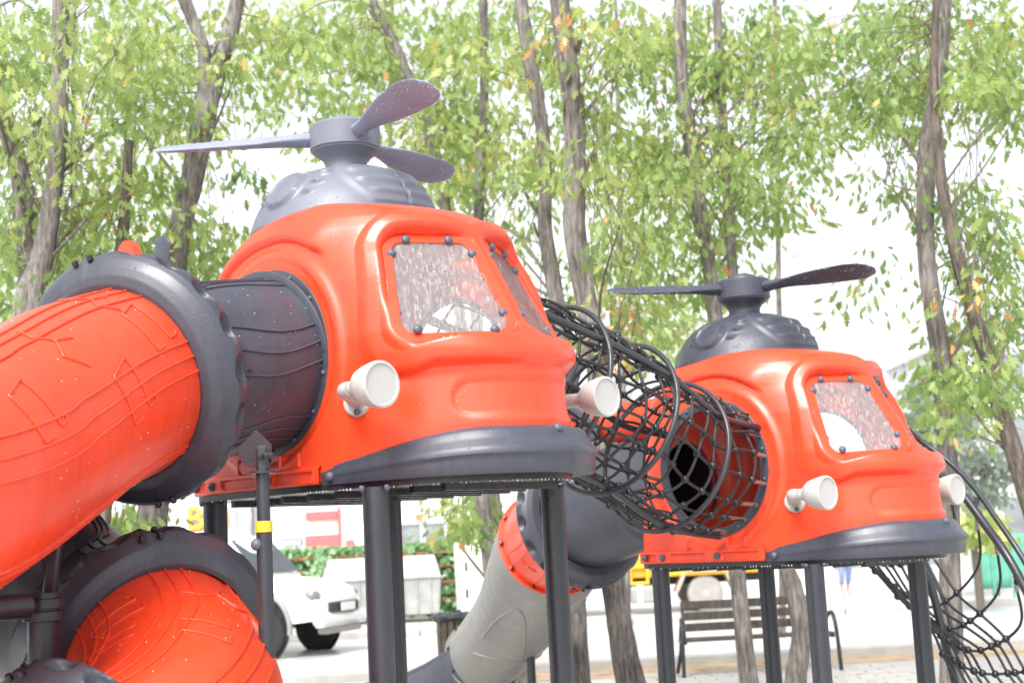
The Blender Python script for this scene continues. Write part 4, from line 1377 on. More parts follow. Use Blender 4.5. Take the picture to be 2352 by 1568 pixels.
# paler trees further off
for (lab, tr, Y, bl, n_) in (
    ('distant pale oak between the two rotors', [(1420, 300, 22), (1424, 500, 24), (1430, 800, 26)], 24., [(1440, 640, 150, 120, 1), (1380, 420, 120, 140, 1), (1560, 740, 90, 80, .7)], 46),
    ('distant pale oak behind the front dome', [(900, 60, 20), (896, 300, 22), (890, 600, 24)], 24., [(820, 60, 150, 80, 1), (640, 40, 110, 70, .8), (1020, 60, 110, 90, .8)], 34),
    ('distant oak filling the left background', [(170, 60, 24), (170, 300, 26), (176, 700, 28)], 22., [(250, 90, 220, 110, 1), (280, 400, 180, 150, 1), (120, 640, 140, 90, .9), (330, 640, 140, 70, .9)], 70),
    ('distant oak high above the right cabin', [(1780, 40, 22), (1784, 300, 24), (1790, 800, 26)], 23., [(1720, 80, 170, 90, 1), (1640, 420, 130, 140, .9), (2060, 60, 150, 70, .8), (2300, 80, 90, 90, .7)], 56)):
    tree(lab, tr, Y, bl, nclus=n_, per=30, size=.15, mu=.5, orange=.05, lo=True, group='paler trees further off', dspread=2.2, srad=.75)

# greyish conifer and palm-like shrub far right
M['conifer'] = mat_leaf('grey_conifer', [(0, (.16, .20, .16)), (1, (.34, .40, .33))], .3)
def far_bush(name, label, x, y, w, h, Y, mat, n, size, mu=.5):
    b = at(x, y, Y); b[2] = 0
    T = thing(name, label, 'tree' if h > 150 else 'shrub', b)
    m = MB(); m.tube([b, at(x, y, Y)], .08, 8); obj('stem', m, M['twig'], T)
    cen = [at(x + w * .5 * math.sqrt(rng.random()) * math.cos(t), y + h * .5 * math.sqrt(rng.random()) * math.sin(t), Y + rng.normal(0, .5)) for t in rng.uniform(0, 2 * PI, n)]
    leaf_cloud('foliage', cen, np.full(n, .5), 40, size, T, mat, mu, .25, True, 0)
far_bush('conifer_tree', 'soft grey conifer behind the right cabin nose', 2150, 960, 170, 230, 30., M['conifer'], 46, .16)
far_bush('conifer_tree', 'grey green conifer behind the curved handrails', 2260, 1060, 110, 160, 31., M['conifer'], 26, .16)
far_bush('palm_shrub', 'bright green spiky shrub in front of the green mesh fence', 2235, 1200, 70, 50, 26., M['leaf'], 10, .18, .6)
far_bush('shrub', 'pale yellow green shrub left of the storefront', 265, 1235, 50, 70, 22., M['leaf'], 10, .14, .7)

# ------------------------------------------------------------------ street side: bench, vehicles, hedge, shops
def ground(x, y):
    a = at(x, y, 1.0) - [0, 0, EYE]
    t = -EYE / a[2]
    return np.array([a[0] * t, a[1] * t, 0.0])

M['wood'] = mat_bark('weathered_slat', (.05, .042, .034), (.095, .078, .064), (.14, .12, .10))
M['white_paint'] = surf('white_car_paint', (.72, .72, .71), .25, .03, 1.0, coat=.4)
M['dark_trim'] = surf('black_trim', (.03, .03, .032), .5, .2, 8)
M['grey_trim'] = surf('grey_trim', (.28, .27, .26), .5, .15, 6)
M['rubber'] = surf('tyre_rubber', (.020, .019, .018), .8, .25, 9, .5, 60)
M['alloy'] = surf('alloy_rim', (.42, .40, .37), .35, .15, 9, metal=.6)
M['glass'] = surf('dark_glass', (.06, .075, .08), .06, .2, 2)
M['shopglass'] = surf('shop_glass', (.20, .22, .23), .10, .3, 1.2)
M['wall_white'] = surf('white_render', (.74, .73, .72), .75, .06, .6, .4, 20)
M['wall_pale'] = surf('pale_grey_render', (.55, .55, .57), .75, .1, .5, .4, 20)
M['frame_grey'] = surf('grey_frame', (.40, .42, .45), .4, .08, 4)
M['red_panel'] = surf('red_sign_panel', (.72, .12, .12), .4, .06, 4)
M['blue_panel'] = surf('blue_sign_panel', (.10, .16, .45), .4, .08, 4)
M['yellow_sign'] = surf('yellow_sign', (.85, .55, .04), .4, .05, 4)
M['orange_sign'] = surf('orange_sign', (.80, .20, .06), .4, .05, 4)
M['flag'] = surf('white_flag_cloth', (.72, .69, .74), .8, .05, 2)
M['flag_purple'] = surf('lilac_flag_cloth', (.55, .45, .62), .8, .08, 2)
M['galv'] = surf('galvanised_steel', (.40, .405, .40), .4, .16, 3.5, .3, 30, metal=.3)
M['truck_yellow'] = surf('yellow_truck_paint', (.80, .44, .04), .4, .08, 3)
M['mudguard'] = surf('beige_mudguard', (.50, .40, .34), .5, .1, 4)
M['dusty_tyre'] = surf('dusty_tyre', (.36, .345, .33), .85, .12, 6, .5, 40)
M['jeans'] = surf('blue_jeans', (.20, .26, .44), .85, .15, 14)
M['skin'] = surf('skin', (.55, .33, .24), .55, .06, 8)
M['top'] = surf('pale_top', (.6, .6, .58), .85, .06, 8)
M['hair'] = surf('dark_hair', (.03, .022, .018), .5, .2, 20)
M['mesh_green'] = surf('green_fence_mesh', (.10, .33, .24), .7, .2, 4)
M['slat_brown'] = surf('brown_slat', (.34, .12, .06), .7, .2, 5)
M['bag'] = surf('black_bin_bag', (.05, .055, .065), .3, .3, 12)
M['ink'] = surf('dark_print', (.035, .03, .028), .7, .1, 9)

def text_mesh(txt, size, mat, parent, loc_, rot, name='lettering', ext=.004):
    cu = bpy.data.curves.new('txt', 'FONT'); cu.body = txt; cu.size = size; cu.extrude = ext
    cu.align_x = 'CENTER'; cu.align_y = 'CENTER'
    t = bpy.data.objects.new('txt', cu); C.objects.link(t)
    bpy.context.view_layer.update()
    me = bpy.data.meshes.new_from_object(t.evaluated_get(bpy.context.evaluated_depsgraph_get()))
    bpy.data.objects.remove(t); bpy.data.curves.remove(cu)
    me.materials.clear(); me.materials.append(mat)
    o = bpy.data.objects.new(name, me); C.objects.link(o)
    o.parent = parent; o.location = loc_; o.rotation_euler = rot
    return o

# bench
gb0, gb1 = ground(1592, 1572), ground(1932, 1570)
BW = 1.78
bc = (gb0 + gb1) / 2; bc = np.array([bc[0] + .12, 17.25, 0])
BN = thing('park_bench', 'slatted wooden park bench with curved dark steel arms, printed back slat', 'bench', bc, math.radians(1.5))
def bpart(nm, m, mat, par=BN, **k): return obj(nm, m, mat, par, rel=False, **k)
for i, (y, z) in enumerate(((-.22, .44), (-.10, .44), (.02, .435), (.13, .43))):
    m = MB(); m.box((0, y, z), (BW, .095, .035), bev=.006); bpart('seat_slat', m, M['wood'])
slats = []
for i, (y, z) in enumerate(((.225, .56), (.25, .69), (.275, .82))):
    m = MB(); m.box((0, y, z), (BW - .12, .032, .095), np.array(Matrix.Rotation(-.2, 3, 'X')), bev=.006); slats.append(bpart('back_slat', m, M['wood']))
for tx, x in (('K', -.15), ('DİY', .27)):
    text_mesh(tx, .085, M['ink'], slats[1], (x, .229, .672), (math.radians(90) - .2, 0, 0))
for s in (-1, 1):
    x = s * (BW / 2 - .02)
    m = MB()
    m.tube(spline([(x + s * .05, -.34, 0), (x + s * .04, -.32, .35), (x + s * .03, -.28, .58), (x + s * .02, -.18, .68), (x, -.02, .62), (x, .10, .48), (x, .16, .30), (x + s * .05, .26, 0)], 50), .024, 10)
    bpart('arm_frame', m, M['post'], smooth=60)
    m = MB(); m.box((x, -.03, .41), (.05, .46, .03), bev=.006); m.tube([(x - s * .06, .20, .42), (x - s * .06, .29, .86)], .02, 8)
    bpart('seat_bracket', m, M['post'])

# pickup
g = ground(637, 1511)
PRZ = math.radians(-21)
Rz = np.array(Matrix.Rotation(PRZ, 3, 'Z'))
PO = g - Rz @ np.array([1.66, -.78, 0])
PK = thing('pickup_truck', 'white pickup truck parked on the street behind the slim post', 'pickup', PO, PRZ)
def ppart(nm, m, mat, par=PK, **k): return obj(nm, m, mat, par, rel=False, **k)
def car_loft(secs, n=9):
    """secs: (x, z bottom, z top, half width bottom, half width top)"""
    P = []
    for x, zb, zt, wb, wt in secs:
        r = min(.12, (zt - zb) * .3)
        q = [(-wb, zb), (-wb, zb + (zt - zb) * .35), (-(wb * .5 + wt * .5) - .01, zb + (zt - zb) * .65), (-wt, zt - r), (-wt + r * .8, zt - r * .15), (-wt * .5, zt + .015), (0, zt + .025)]
        q = q + [(-a, b) for a, b in q[::-1][1:]]
        P.append([(x, a, b) for a, b in q])
    P = np.array(P); k = P.shape[1]
    m = MB(); m.grid(P, wv=True)
    m.F.append(list(range(k))); m.F.append([(len(secs) - 1) * k + i for i in range(k)][::-1])
    return m
m = car_loft([(-2.45, .50, .98, .84, .84), (-2.4, .45, 1.02, .87, .86), (-.9, .42, 1.05, .88, .87), (.55, .42, 1.06, .88, .86), (.75, .42, 1.07, .88, .83), (1.5, .45, 1.06, .88, .80), (2.1, .48, 1.0, .86, .74), (2.35, .50, .92, .80, .66), (2.45, .55, .80, .70, .58)])
ppart('body', m, M['white_paint'], smooth=50)
m = car_loft([(-.95, 1.03, 1.70, .80, .60), (-.80, 1.03, 1.75, .82, .64), (.2, 1.03, 1.77, .82, .65), (.75, 1.03, 1.62, .82, .66), (1.28, 1.03, 1.09, .80, .74)])
ppart('cab', m, M['white_paint'], smooth=50)
m = MB()
V = [(.70, -.60, 1.60), (.70, .60, 1.60), (1.25, .70, 1.13), (1.25, -.70, 1.13)]
m.add(np.array(V) + [.025, 0, .03], [(0, 1, 2, 3)]); ppart('windscreen', m, M['glass'])
for s in (-1, 1):
    for (x0, x1, t0, t1) in ((-.70, .02, -.70, .0), (.08, 1.02, .08, .55)):
        m = MB(); m.add([(x0, s * .835, 1.10), (x1, s * .835, 1.10), (t1, s * .70, 1.62), (t0, s * .70, 1.62)], [(0, 1, 2, 3)]); ppart('side_window', m, M['glass'])
tyre = MB(); tyre.lathe([(.22, -.10), (.30, -.11), (.35, -.10), (.368, -.07), (.37, 0), (.368, .07), (.35, .10), (.30, .11), (.22, .10)], (0, 0, 0), (0, 1, 0), 40)
rim = MB(); rim.lathe([(.225, -.095), (.215, -.085), (.17, -.055), (.05, -.07), (1e-6, -.07)], (0, 0, 0), (0, 1, 0), 30)
for k in range(6): 
    a = k * PI / 3; rim.box((.13 * math.cos(a), -.075, .13 * math.sin(a)), (.17, .03, .05), np.array(Matrix.Rotation(-a, 3, 'Y')), bev=.008)
tw_ = None
for (x, s) in ((1.5, -1), (1.5, 1), (-1.5, -1), (-1.5, 1)):
    if tw_ is None:
        tw_ = ppart('tyre', tyre, M['rubber'], smooth=50); rm_ = ppart('rim', rim, M['alloy'], tw_, smooth=40); w_ = tw_
    else: w_ = copy_tree(tw_, PK)
    w_.location = (x, s * .835, .37); w_.rotation_euler = (0, 0, 0 if s < 0 else PI)
for x in (1.5, -1.5):
    for s in (-1, 1):
        a = np.linspace(-.15, PI + .15, 30)
        m = MB(); m.tube(np.stack([x + .47 * np.cos(a), np.full(30, s * .885), .40 + .47 * np.sin(a)], -1), .045, 8)
        ppart('wheel_arch', m, M['grey_trim'], smooth=60)
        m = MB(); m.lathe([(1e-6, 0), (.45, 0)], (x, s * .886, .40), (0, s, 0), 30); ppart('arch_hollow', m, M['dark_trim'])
m = MB(); m.box((2.42, 0, .50), (.24, 1.62, .20), bev=.07); ppart('front_bumper', m, M['white_paint'])
m = MB(); m.box((2.46, 0, .66), (.12, .95, .14), bev=.02); ppart('grille', m, M['dark_trim'])
m = MB(); m.box((2.40, 0, .36), (.2, 1.2, .10), bev=.03); ppart('skid_plate', m, M['grey_trim'])
m = MB(); m.box((2.565, 0, .66), (.02, .46, .11), bev=.004); ppart('number_plate', m, M['white_paint'])
for s in (-1, 1):
    m = MB(); m.lathe([(.075, 0), (.075, .03), (.05, .035), (1e-6, .02)], (2.35, s * .66, .62), (.8, s * .6, 0), 16); ppart('fog_lamp', m, M['dark_trim'])
    m = MB(); m.box((2.26, s * .66, .83), (.25, .22, .13), np.array(Matrix.Rotation(s * .45, 3, 'Z')), bev=.04); ppart('headlamp', m, M['shopglass'])
    m = MB(); m.box((.95, s * .98, 1.16), (.10, .2, .16), bev=.04); ppart('mirror', m, M['white_paint'])

for o in PK.children:
    if not o.name.startswith('tyre'): o.scale = (1, 1, 1.2); o.location[2] -= .02
    else: o.scale = (1.04, 1, 1.04); o.location[2] *= 1.04

# yellow tipper truck further back
g = ground(1622, 1401)
TK = thing('tipper_truck', 'yellow tipper truck with a dusty pale wheel, behind the park bench', 'truck', g, math.radians(2))
def tpart(nm, m, mat, par=TK, **k): return obj(nm, m, mat, par, rel=False, **k)
tyre = MB(); tyre.lathe([(.20, -.12), (.30, -.13), (.36, -.11), (.38, -.08), (.38, .08), (.36, .11), (.30, .13), (.20, .12)], (0, 0, 0), (0, 1, 0), 40)
rim = MB(); rim.lathe([(.205, -.11), (.19, -.09), (.15, -.05), (.10, -.05), (.08, -.12), (1e-6, -.125)], (0, 0, 0), (0, 1, 0), 30)
for k in range(8): rim.ball((.13 * math.cos(k * PI / 4), -.06, .13 * math.sin(k * PI / 4)), .018, 8, 5)
tw_ = None
for (x, y) in ((0, 0), (0, 1.5), (-3.1, 0), (-3.1, 1.5)):
    if tw_ is None:
        tw_ = tpart('tyre', tyre, M['dusty_tyre'], smooth=50); tpart('rim', rim, M['galv'], tw_, smooth=40); w_ = tw_
    else: w_ = copy_tree(tw_, TK)
    w_.location = (x, y, .38)
m = MB(); m.box((-1.2, .75, .66), (5.2, .9, .16), bev=.02); tpart('chassis', m, M['dark_trim'])
m = MB(); m.box((-.3, .75, 1.06), (3.4, 1.9, .60), bev=.04); tpart('tipper_body', m, M['truck_yellow'])
for x in (-2.0, -1.2, -.4, .4, 1.2):
    m = MB(); m.box((x, -.215, 1.06), (.10, .05, .56), bev=.01); tpart('body_rib', m, M['truck_yellow'])
m = MB(); m.box((-3.0, .75, 1.35), (1.5, 1.8, 1.5), bev=.12); tpart('cab', m, M['truck_yellow'])
m = MB(); m.box((-3.3, -.155, 1.7), (1.0, .02, .55), bev=.005); tpart('cab_window', m, M['glass'])
a = np.array([(-.62, .45), (-.42, .86), (.42, .86), (.62, .45)])
m = MB()
for (p, q) in zip(a[:-1], a[1:]):
    mid = (p + q) / 2; d = q - p
    m.box((mid[0], -.02, mid[1]), (np.hypot(*d) + .05, .4, .075), np.array(Matrix.Rotation(-math.atan2(d[1], d[0]), 3, 'Y')), bev=.01)
tpart('mudguard', m, M['mudguard'])
m = MB(); m.box((-1.30, -.1, .42), (.65, .42, .36), bev=.05); tpart('fuel_tank', m, M['galv'])
m = MB(); m.box((-1.42, -.33, .40), (.12, .04, .46), bev=.01); tpart('tank_strap', m, M['white_paint'])
m = MB()
for (x, z, w, h) in ((-1.42, 1.0, .42, .07), (-1.42, .66, .42, .07)): m.box((x, -.26, z), (w, .06, h), bev=.01)
for x in (-1.6, -1.24): m.box((x, -.26, .83), (.07, .06, .3), bev=.01)
tpart('step_frame', m, M['truck_yellow'])

# wheeled dumpsters
DM = None
gd = ground(832, 1424); gd[1] = 32.6
def dumpster(label, x, y):
    T = thing('dumpster', label, 'dumpster', (x, y, 0), math.radians(2), 'wheeled dumpsters in front of the hedge')
    def q(nm, m, mat, par=T, **k): return obj(nm, m, mat, par, rel=False, **k)
    m = MB()
    V = [(-.62, -.45, .18), (.62, -.45, .18), (.62, .45, .18), (-.62, .45, .18), (-.68, -.52, .98), (.68, -.52, .98), (.68, .52, .98), (-.68, .52, .98)]
    m.add(V, [(3, 2, 1, 0), (0, 1, 5, 4), (1, 2, 6, 5), (2, 3, 7, 6), (3, 0, 4, 7), (4, 5, 6, 7)])
    b = q('bin_body', m, M['galv'])
    for xx in (-.45, -.15, .15, .45):
        m = MB(); m.box((xx, -.50, .58), (.05, .03, .74), np.array(Matrix.Rotation(.085, 3, 'X')), bev=.008); q('pressed_rib', m, M['galv'], b)
    m = MB(); m.box((0, -.53, .985), (1.42, .08, .06), bev=.02); q('rim', m, M['galv'], b)
    m = MB(); V = [(-.68, -.50, 1.0), (.68, -.50, 1.0), (.68, .5, 1.0), (-.68, .5, 1.0), (-.55, -.12, 1.46), (.55, -.12, 1.46), (.55, .36, 1.46), (-.55, .36, 1.46)]
    m.add(V, [(0, 1, 5, 4), (1, 2, 6, 5), (2, 3, 7, 6), (3, 0, 4, 7), (4, 5, 6, 7)]); q('lid', m, M['galv'])
    for s in (-1, 1):
        m = MB(); m.tube([(s * .70, -.3, .95), (s * .80, -.3, 1.0), (s * .80, .3, 1.0), (s * .70, .3, .95)], .025, 8); q('handle', m, M['galv'])
        for yy in (-.35, .35):
            m = MB(); m.lathe([(.09, -.025), (.1, -.02), (.1, .02), (.09, .025)], (s * .5, yy, .1), (0, 1, 0), 16); q('castor', m, M['rubber'])
    return T
dumpster('pale steel dumpster with sloping lid, hidden partly by the pair of dark posts', gd[0], 32.6)
ge = at(948, 1424, 32.6)
dumpster('pale steel dumpster nearest the right end of the hedge screen', ge[0], 32.5)

# artificial hedge screen with brown slats
HY = 34.2
hx0, hx1 = at(560, 1300, HY)[0], at(1056, 1300, HY)[0]
HD = thing('hedge_screen', 'artificial green hedge screen with brown slats behind the dumpsters', 'hedge', ((hx0 + hx1) / 2, HY, 0))
n = 5200
px = np.stack([rng.uniform(hx0, hx1, n), HY + rng.normal(0, .10, n), rng.uniform(.15, 1.78, n)], -1)
leaf_cloud('foliage', px, np.full(n, .08), 3, .13, HD, M['hedge'], .5, .3, True, 0)
m = MB(); m.box(((hx0 + hx1) / 2, HY + .12, .9), (hx1 - hx0, .05, 1.7)); obj('backing_panel', m, M['hedge'], HD)
for z in (.42, .80, 1.18, 1.50):
    m = MB(); m.box(((hx0 + hx1) / 2, HY - .2, z), (hx1 - hx0, .03, .05), bev=.008); obj('slat', m, M['slat_brown'], HD)
m = MB()
n = 700
px = np.stack([hx1 + .15 + rng.uniform(-.16, .16, n), HY + rng.normal(-.05, .14, n), rng.uniform(.1, 1.8, n)], -1)
leaf_cloud('end_foliage', px, np.full(n, .07), 3, .13, HD, M['hedge'], .85, .15, True, 0)
tp = at(741, 1310, 33.3)
TP = thing('topiary_cone', 'small green cone topiary in a pot in front of the hedge screen', 'topiary', (tp[0], 33.3, 0))
n = 900
h = rng.random(n) ** 1.4; a = rng.uniform(0, 2 * PI, n); r = .36 * (1 - h) * np.sqrt(rng.random(n)) + .02
leaf_cloud('foliage', np.stack([tp[0] + r * np.cos(a), 33.3 + r * np.sin(a), .80 + .98 * h], -1), np.full(n, .05), 3, .10, TP, M['hedge'], .75, .2, True, 0)
m = MB(); m.lathe([(.20, .0), (.27, .70), (.25, .74)], (tp[0], 33.3, 0), (0, 0, 1), 20); obj('pot', m, M['slat_brown'], TP)
# white cabinet
wc = at(1098, 1390, 33.0)
WC = thing('white_cabinet', 'white street cabinet with dark vent slots, right of the hedge screen', 'cabinet', (wc[0], 33.0, 0))
m = MB(); m.box((wc[0], 33.0, .95), (.95, .7, 1.75), bev=.03); obj('cabinet_body', m, M['white_paint'], WC)
for x in (-.22, .18):
    for z in (.55, 1.15):
        m = MB(); m.box((wc[0] + x, 32.645, z), (.06, .012, .2), bev=.003); obj('vent_slot', m, M['dark_trim'], WC)

# litter bin with a bag
lb = at(1040, 1500, 17.6)
LBn = thing('litter_bin', 'wooden litter bin with a black bag over its rim, left of the grey slide', 'litter bin', (lb[0], 17.6, 0))
zr = at(1040, 1418, 17.6)[2]
for k in range(12):
    a = 2 * PI * k / 12
    m = MB(); m.box((lb[0] + .17 * math.cos(a), 17.6 + .17 * math.sin(a), zr * .5 + .12), (.02, .075, zr - .22), np.array(Matrix.Rotation(a, 3, 'Z')), bev=.004); obj('bin_slat', m, M['wood'], LBn)
m = MB(); m.lathe([(.15, .0), (.20, .01), (.235, .03), (.24, .06), (.20, .085), (.14, .075), (.08, -.1), (1e-6, -.2)], (lb[0], 17.6, zr - .02), (0, 0, 1), 26)
V = np.concatenate(m.V); V += rng.normal(0, .012, V.shape); m.V = [V]; obj('bin_bag', m, M['bag'], LBn)
m = MB(); m.tube([(lb[0], 17.6, 0), (lb[0], 17.6, .2)], .04, 10); obj('bin_post', m, M['post'], LBn)

# shops across the street
def facade(name, label, x0, x1, Y, h, depth, wall, wins, extra=None):
    """wins: (x centre, z0, z1, width) in metres in building coordinates from the left end"""
    T = thing(name, label, 'building', (x0, Y, 0))
    m = MB(); m.box(((x0 + x1) / 2, Y + depth / 2, h / 2), (x1 - x0, depth, h)); obj('wall', m, wall, T)
    m = MB(); m.box(((x0 + x1) / 2, Y + depth / 2, h + .06), (x1 - x0 + .3, depth + .3, .12), bev=.02); obj('roof', m, M['wall_pale'], T)
    for (c, z0, z1, w) in wins:
        x = x0 + c
        m = MB(); t = .07
        m.box((x, Y - .02, z1 - t / 2), (w, .09, t)); m.box((x, Y - .02, z0 + t / 2), (w, .09, t))
        for s in (-1, 1): m.box((x + s * (w / 2 - t / 2), Y - .02, (z0 + z1) / 2), (t, .09, z1 - z0 - 2 * t))
        if w > 1.6: m.box((x, Y - .02, (z0 + z1) / 2), (t, .085, z1 - z0 - 2 * t))
        f = obj('window', m, M['frame_grey'], T)
        m = MB(); m.box((x, Y - .008, (z0 + z1) / 2), (w - 2 * t, .02, z1 - z0 - 2 * t)); obj('pane', m, M['shopglass'], f)
    return T
YB2 = 44.
X_ = lambda x, Y=YB2: at(x, 1230, Y)[0]
Z_ = lambda x, y, Y=YB2: at(x, y, Y)[2]
a0, a1 = X_(150), X_(575)
FS = facade('shop_building', 'pale grey shop with large dark windows and a yellow sign, behind the lower slide', a0, a1, YB2, 5.2, 8, M['wall_pale'],
            [(X_(x) - a0, .4, z1, PX(w, YB2)) for (x, w, z1) in ((300, 50, 2.3), (360, 46, 2.3), (460, 90, 2.1), (545, 50, 2.2), (200, 60, 2.3))])
text_mesh('BM', 1.0, M['yellow_sign'], FS, (X_(480) - a0, -.1, Z_(480, 1190) ), (PI / 2, 0, 0), 'sign_lettering', .05)
m = MB(); m.box((X_(462), YB2 - .06, Z_(462, 1212)), (.6, .06, .22), bev=.02); obj('sign_panel', m, M['orange_sign'], FS)
a0, a1 = X_(577), X_(905)
F2 = facade('shop_building', 'white shop front with red sign panels, above the hedge screen', a0, a1, YB2 + .5, 6.0, 8, M['wall_white'],
            [(X_(x) - a0, 2.0, 3.2, PX(w, YB2)) for (x, w) in ((600, 36),)] )
for (x, y, w, h) in ((735, 1182, 74, 20), (735, 1240, 78, 26), (800, 1245, 20, 14)):
    m = MB(); m.box((X_(x), YB2 + .42, Z_(x, y)), (PX(w, YB2), .08, PX(h, YB2)), bev=.02); obj('sign_panel', m, M['red_panel'], F2)
m = MB(); m.box((X_(776), YB2 + .44, Z_(776, 1210)), (PX(7, YB2), .06, PX(95, YB2)), bev=.01); obj('sign_post', m, M['red_panel'], F2)
m = MB(); m.box((X_(664), YB2 + .43, Z_(664, 1243)), (PX(50, YB2), .06, PX(16, YB2)), bev=.02); sgn = obj('sign_panel', m, M['blue_panel'], F2)
for k in range(4):
    m = MB(); m.box((X_(648 + 11 * k), YB2 + .385, Z_(664, 1245)), (PX(8, YB2), .02, PX(9, YB2)), bev=.006); obj('sign_mark', m, M['wall_white'], sgn)
a0, a1 = X_(907), X_(1280)
F3 = facade('shop_building', 'white shop with a row of grey windows under a blank fascia, above the dumpsters', a0, a1, YB2, 5.5, 8, M['wall_white'],
            [(X_(x) - a0, .5, Z_(960, 1198), PX(w, YB2)) for (x, w) in ((945, 52), (1000, 54), (1056, 50), (1118, 60), (1180, 54), (1240, 54))])
for (x, y, w, h, mm) in ((965, 1186, 18, 12, 'orange_sign'), (1078, 1200, 24, 18, 'orange_sign')):
    m = MB(); m.box((X_(x), YB2 - .12, Z_(x, y)), (PX(w, YB2), .06, PX(h, YB2)), bev=.02); obj('sign_panel', m, M[mm], F3)
a0, a1 = at(1282, 1230, 52.)[0], at(1890, 1230, 52.)[0]
facade('apartment_building', 'long white building behind the yellow truck', a0, a1, 52., 5.0, 10, M['wall_white'], [(1.5 + 2.4 * k, 1.0, 2.3, 1.1) for k in range(9)])
a0, a1 = at(1893, 1230, 48.)[0], at(2225, 1230, 48.)[0]
facade('shop_building', 'low white shop with tall glass doors behind the walking person', a0, a1, 48., 3.4, 8, M['wall_white'], [(.8 + 1.5 * k, .1, 2.4, 1.3) for k in range(7)])
a0, a1 = at(2262, 1230, 46.)[0], at(2620, 1230, 46.)[0]
facade('apartment_building', 'pale lilac grey apartment block at the right edge behind the handrails', a0, a1, 46., 7.5, 10, M['wall_pale'], [(1.2 + 2.2 * k, z, z + 1.3, 1.2) for k in range(3) for z in (1.0, 3.6, 5.6)])

def flag(label, x, ytop, Y, w, mat):
    b = at(x, 1300, Y); zt = at(x, ytop, Y)[2]
    T = thing('feather_flag', label, 'flag', (b[0], Y, 0), 0, 'feather flags in front of the shops')
    m = MB(); m.tube([(b[0], Y, 0), (b[0], Y, zt)], .02, 8); obj('pole', m, M['galv'], T)
    W = PX(w, Y); Zs = np.linspace(.5, zt, 24)
    P = np.zeros((24, 8, 3))
    for i, z in enumerate(Zs):
        ww = W * (1 - .0 * i) * (1 if i < 19 else math.sqrt(max(0, 1 - ((i - 19) / 4.2) ** 2)) + .03)
        for j in range(8): P[i, j] = (b[0] + ww * j / 7, Y + .05 * math.sin(z * 3 + j), z + .15 * j / 7)
    m = MB(); m.grid(P); o = obj('cloth', m, mat, T, smooth=180)
    md = o.modifiers.new('thickness', 'SOLIDIFY'); md.thickness = .006
flag('white feather flag in front of the grey shop windows', 385, 1160, 38., 36, M['flag'])
flag('lilac tinted feather flag between the slide and the slim post', 545, 1166, 37., 34, M['flag_purple'])

# green mesh fence at the right
YF = 29.
MF = thing('mesh_fence', 'green mesh screen fence at the right edge beyond the road', 'fence', at(2300, 1330, YF) * [1, 1, 0])
for k in range(5):
    x0 = at(2236 + 44 * k, 1300, YF)[0]; x1 = at(2236 + 44 * (k + 1), 1300, YF)[0]
    zb, zt = max(.02, at(2260, 1338, YF)[2]), at(2260, 1228, YF)[2]
    m = MB(); m.tube([(x0, YF, 0), (x0, YF, zt + .05)], .03, 8); obj('fence_post', m, M['mesh_green'], MF)
    X, Z = np.meshgrid(np.linspace(x0 + .03, x1 - .03, 8), np.linspace(.25, zt, 6), indexing='ij')
    m = MB(); m.grid(np.stack([X, YF + .02 * np.sin(X * 9 + Z * 4), Z], -1)); o = obj('mesh_panel', m, M['mesh_green'], MF, smooth=180)
    md = o.modifiers.new('thickness', 'SOLIDIFY'); md.thickness = .008

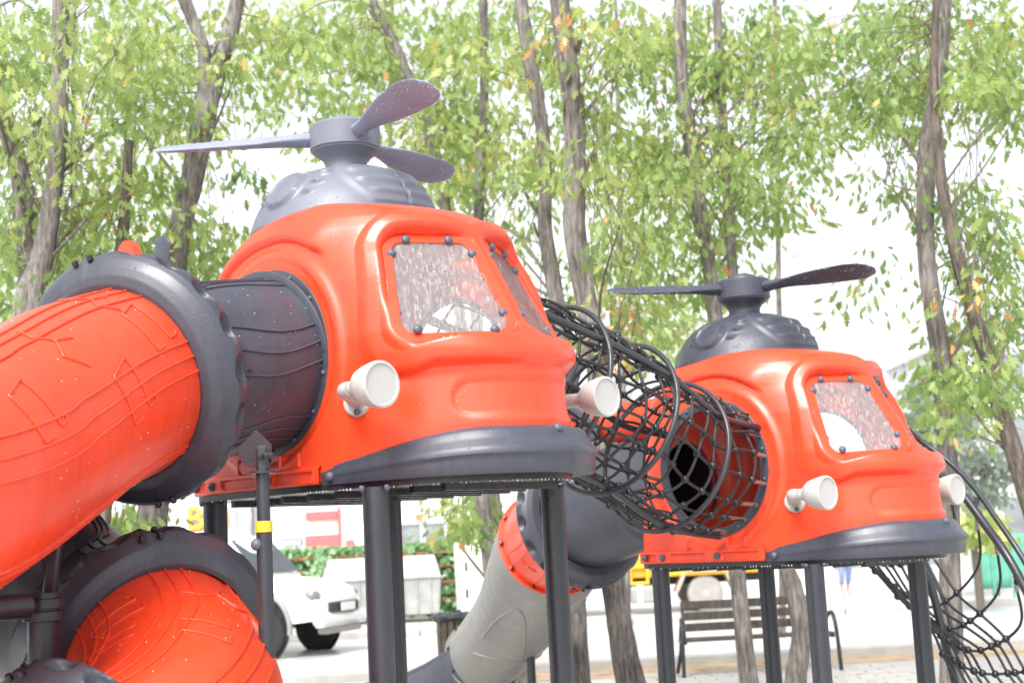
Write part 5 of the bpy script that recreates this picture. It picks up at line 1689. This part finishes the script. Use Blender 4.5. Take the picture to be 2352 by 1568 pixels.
# person walking on the far pavement
gp = ground(1945, 1368)
PE = thing('person', 'person in blue jeans and pale top walking beyond the road', 'person', gp, math.radians(12))
def skin_body(name, pts, edges, mat, par):
    me = bpy.data.meshes.new(name)
    me.from_pydata([p[:3] for p in pts], edges, [])
    o = bpy.data.objects.new(name, me); C.objects.link(o); o.parent = par
    md = o.modifiers.new('skin', 'SKIN'); md.use_smooth_shade = True
    for v, p in zip(me.skin_vertices[0].data, pts): v.radius = (p[3], p[3] if len(p) < 5 else p[4])
    me.skin_vertices[0].data[0].use_root = True
    o.modifiers.new('sub', 'SUBSURF').levels = 1
    o.modifiers['sub'].render_levels = 1
    me.materials.append(mat)
    return o
skin_body('body', [(0, 0, .93, .13, .10), (0, 0, 1.12, .115, .09), (0, 0, 1.36, .15, .10), (0, 0, 1.47, .06), (0, -.02, 1.56, .075), (0, -.01, 1.66, .085), (-.18, 0, 1.40, .055), (-.25, .06, 1.14, .042), (-.24, -.02, .90, .034), (-.24, -.05, .80, .03),
                   (.18, 0, 1.40, .055), (.25, -.05, 1.14, .042), (.24, -.14, .93, .034), (.24, -.18, .84, .03)],
          [(0, 1), (1, 2), (2, 3), (3, 4), (4, 5), (2, 6), (6, 7), (7, 8), (8, 9), (2, 10), (10, 11), (11, 12), (12, 13)], M['top'], PE)
skin_body('jeans', [(0, 0, .95, .145, .11), (-.09, 0, .84, .10), (-.11, -.05, .50, .075), (-.11, .0, .26, .06), (.09, 0, .84, .10), (.11, .04, .50, .075), (.11, .12, .27, .06)],
          [(0, 1), (1, 2), (2, 3), (0, 4), (4, 5), (5, 6)], M['jeans'], PE)
skin_body('lower_legs', [(-.11, .0, .30, .045), (-.11, .02, .10, .035), (-.11, -.14, .035, .03)], [(0, 1), (1, 2)], M['skin'], PE)
skin_body('lower_legs', [(.11, .12, .30, .045), (.11, .17, .12, .035), (.11, .03, .04, .03)], [(0, 1), (1, 2)], M['skin'], PE)
m = MB(); m.ball((0, 0, 1.68), .095, 14, 9); obj('hair', m, M['hair'], PE, rel=False, smooth=180)

# fallen leaves under the trees
n = 420
pos = np.stack([rng.uniform(-6, 10, n), rng.uniform(11.5, 18.6, n), np.full(n, .045)], -1)
K = LEAF_LO; k = len(K)
ang = rng.uniform(0, 2 * PI, n); sz = rng.uniform(.06, .12, n)
V = np.zeros((n, k, 3))
V[..., 0] = pos[:, None, 0] + sz[:, None] * (K[:, 0] * np.cos(ang)[:, None] - K[:, 1] * np.sin(ang)[:, None])
V[..., 1] = pos[:, None, 1] + sz[:, None] * (K[:, 0] * np.sin(ang)[:, None] + K[:, 1] * np.cos(ang)[:, None])
V[..., 2] = pos[:, None, 2] + sz[:, None] * K[:, 2] * rng.uniform(-.6, .9, (n, 1))
m = MB()
for i in range(n): m.add(V[i], [list(range(k))], float(rng.uniform(.72, 1.0)))
obj('fallen_leaves', m, M['leaf'], kind='stuff', smooth=0)
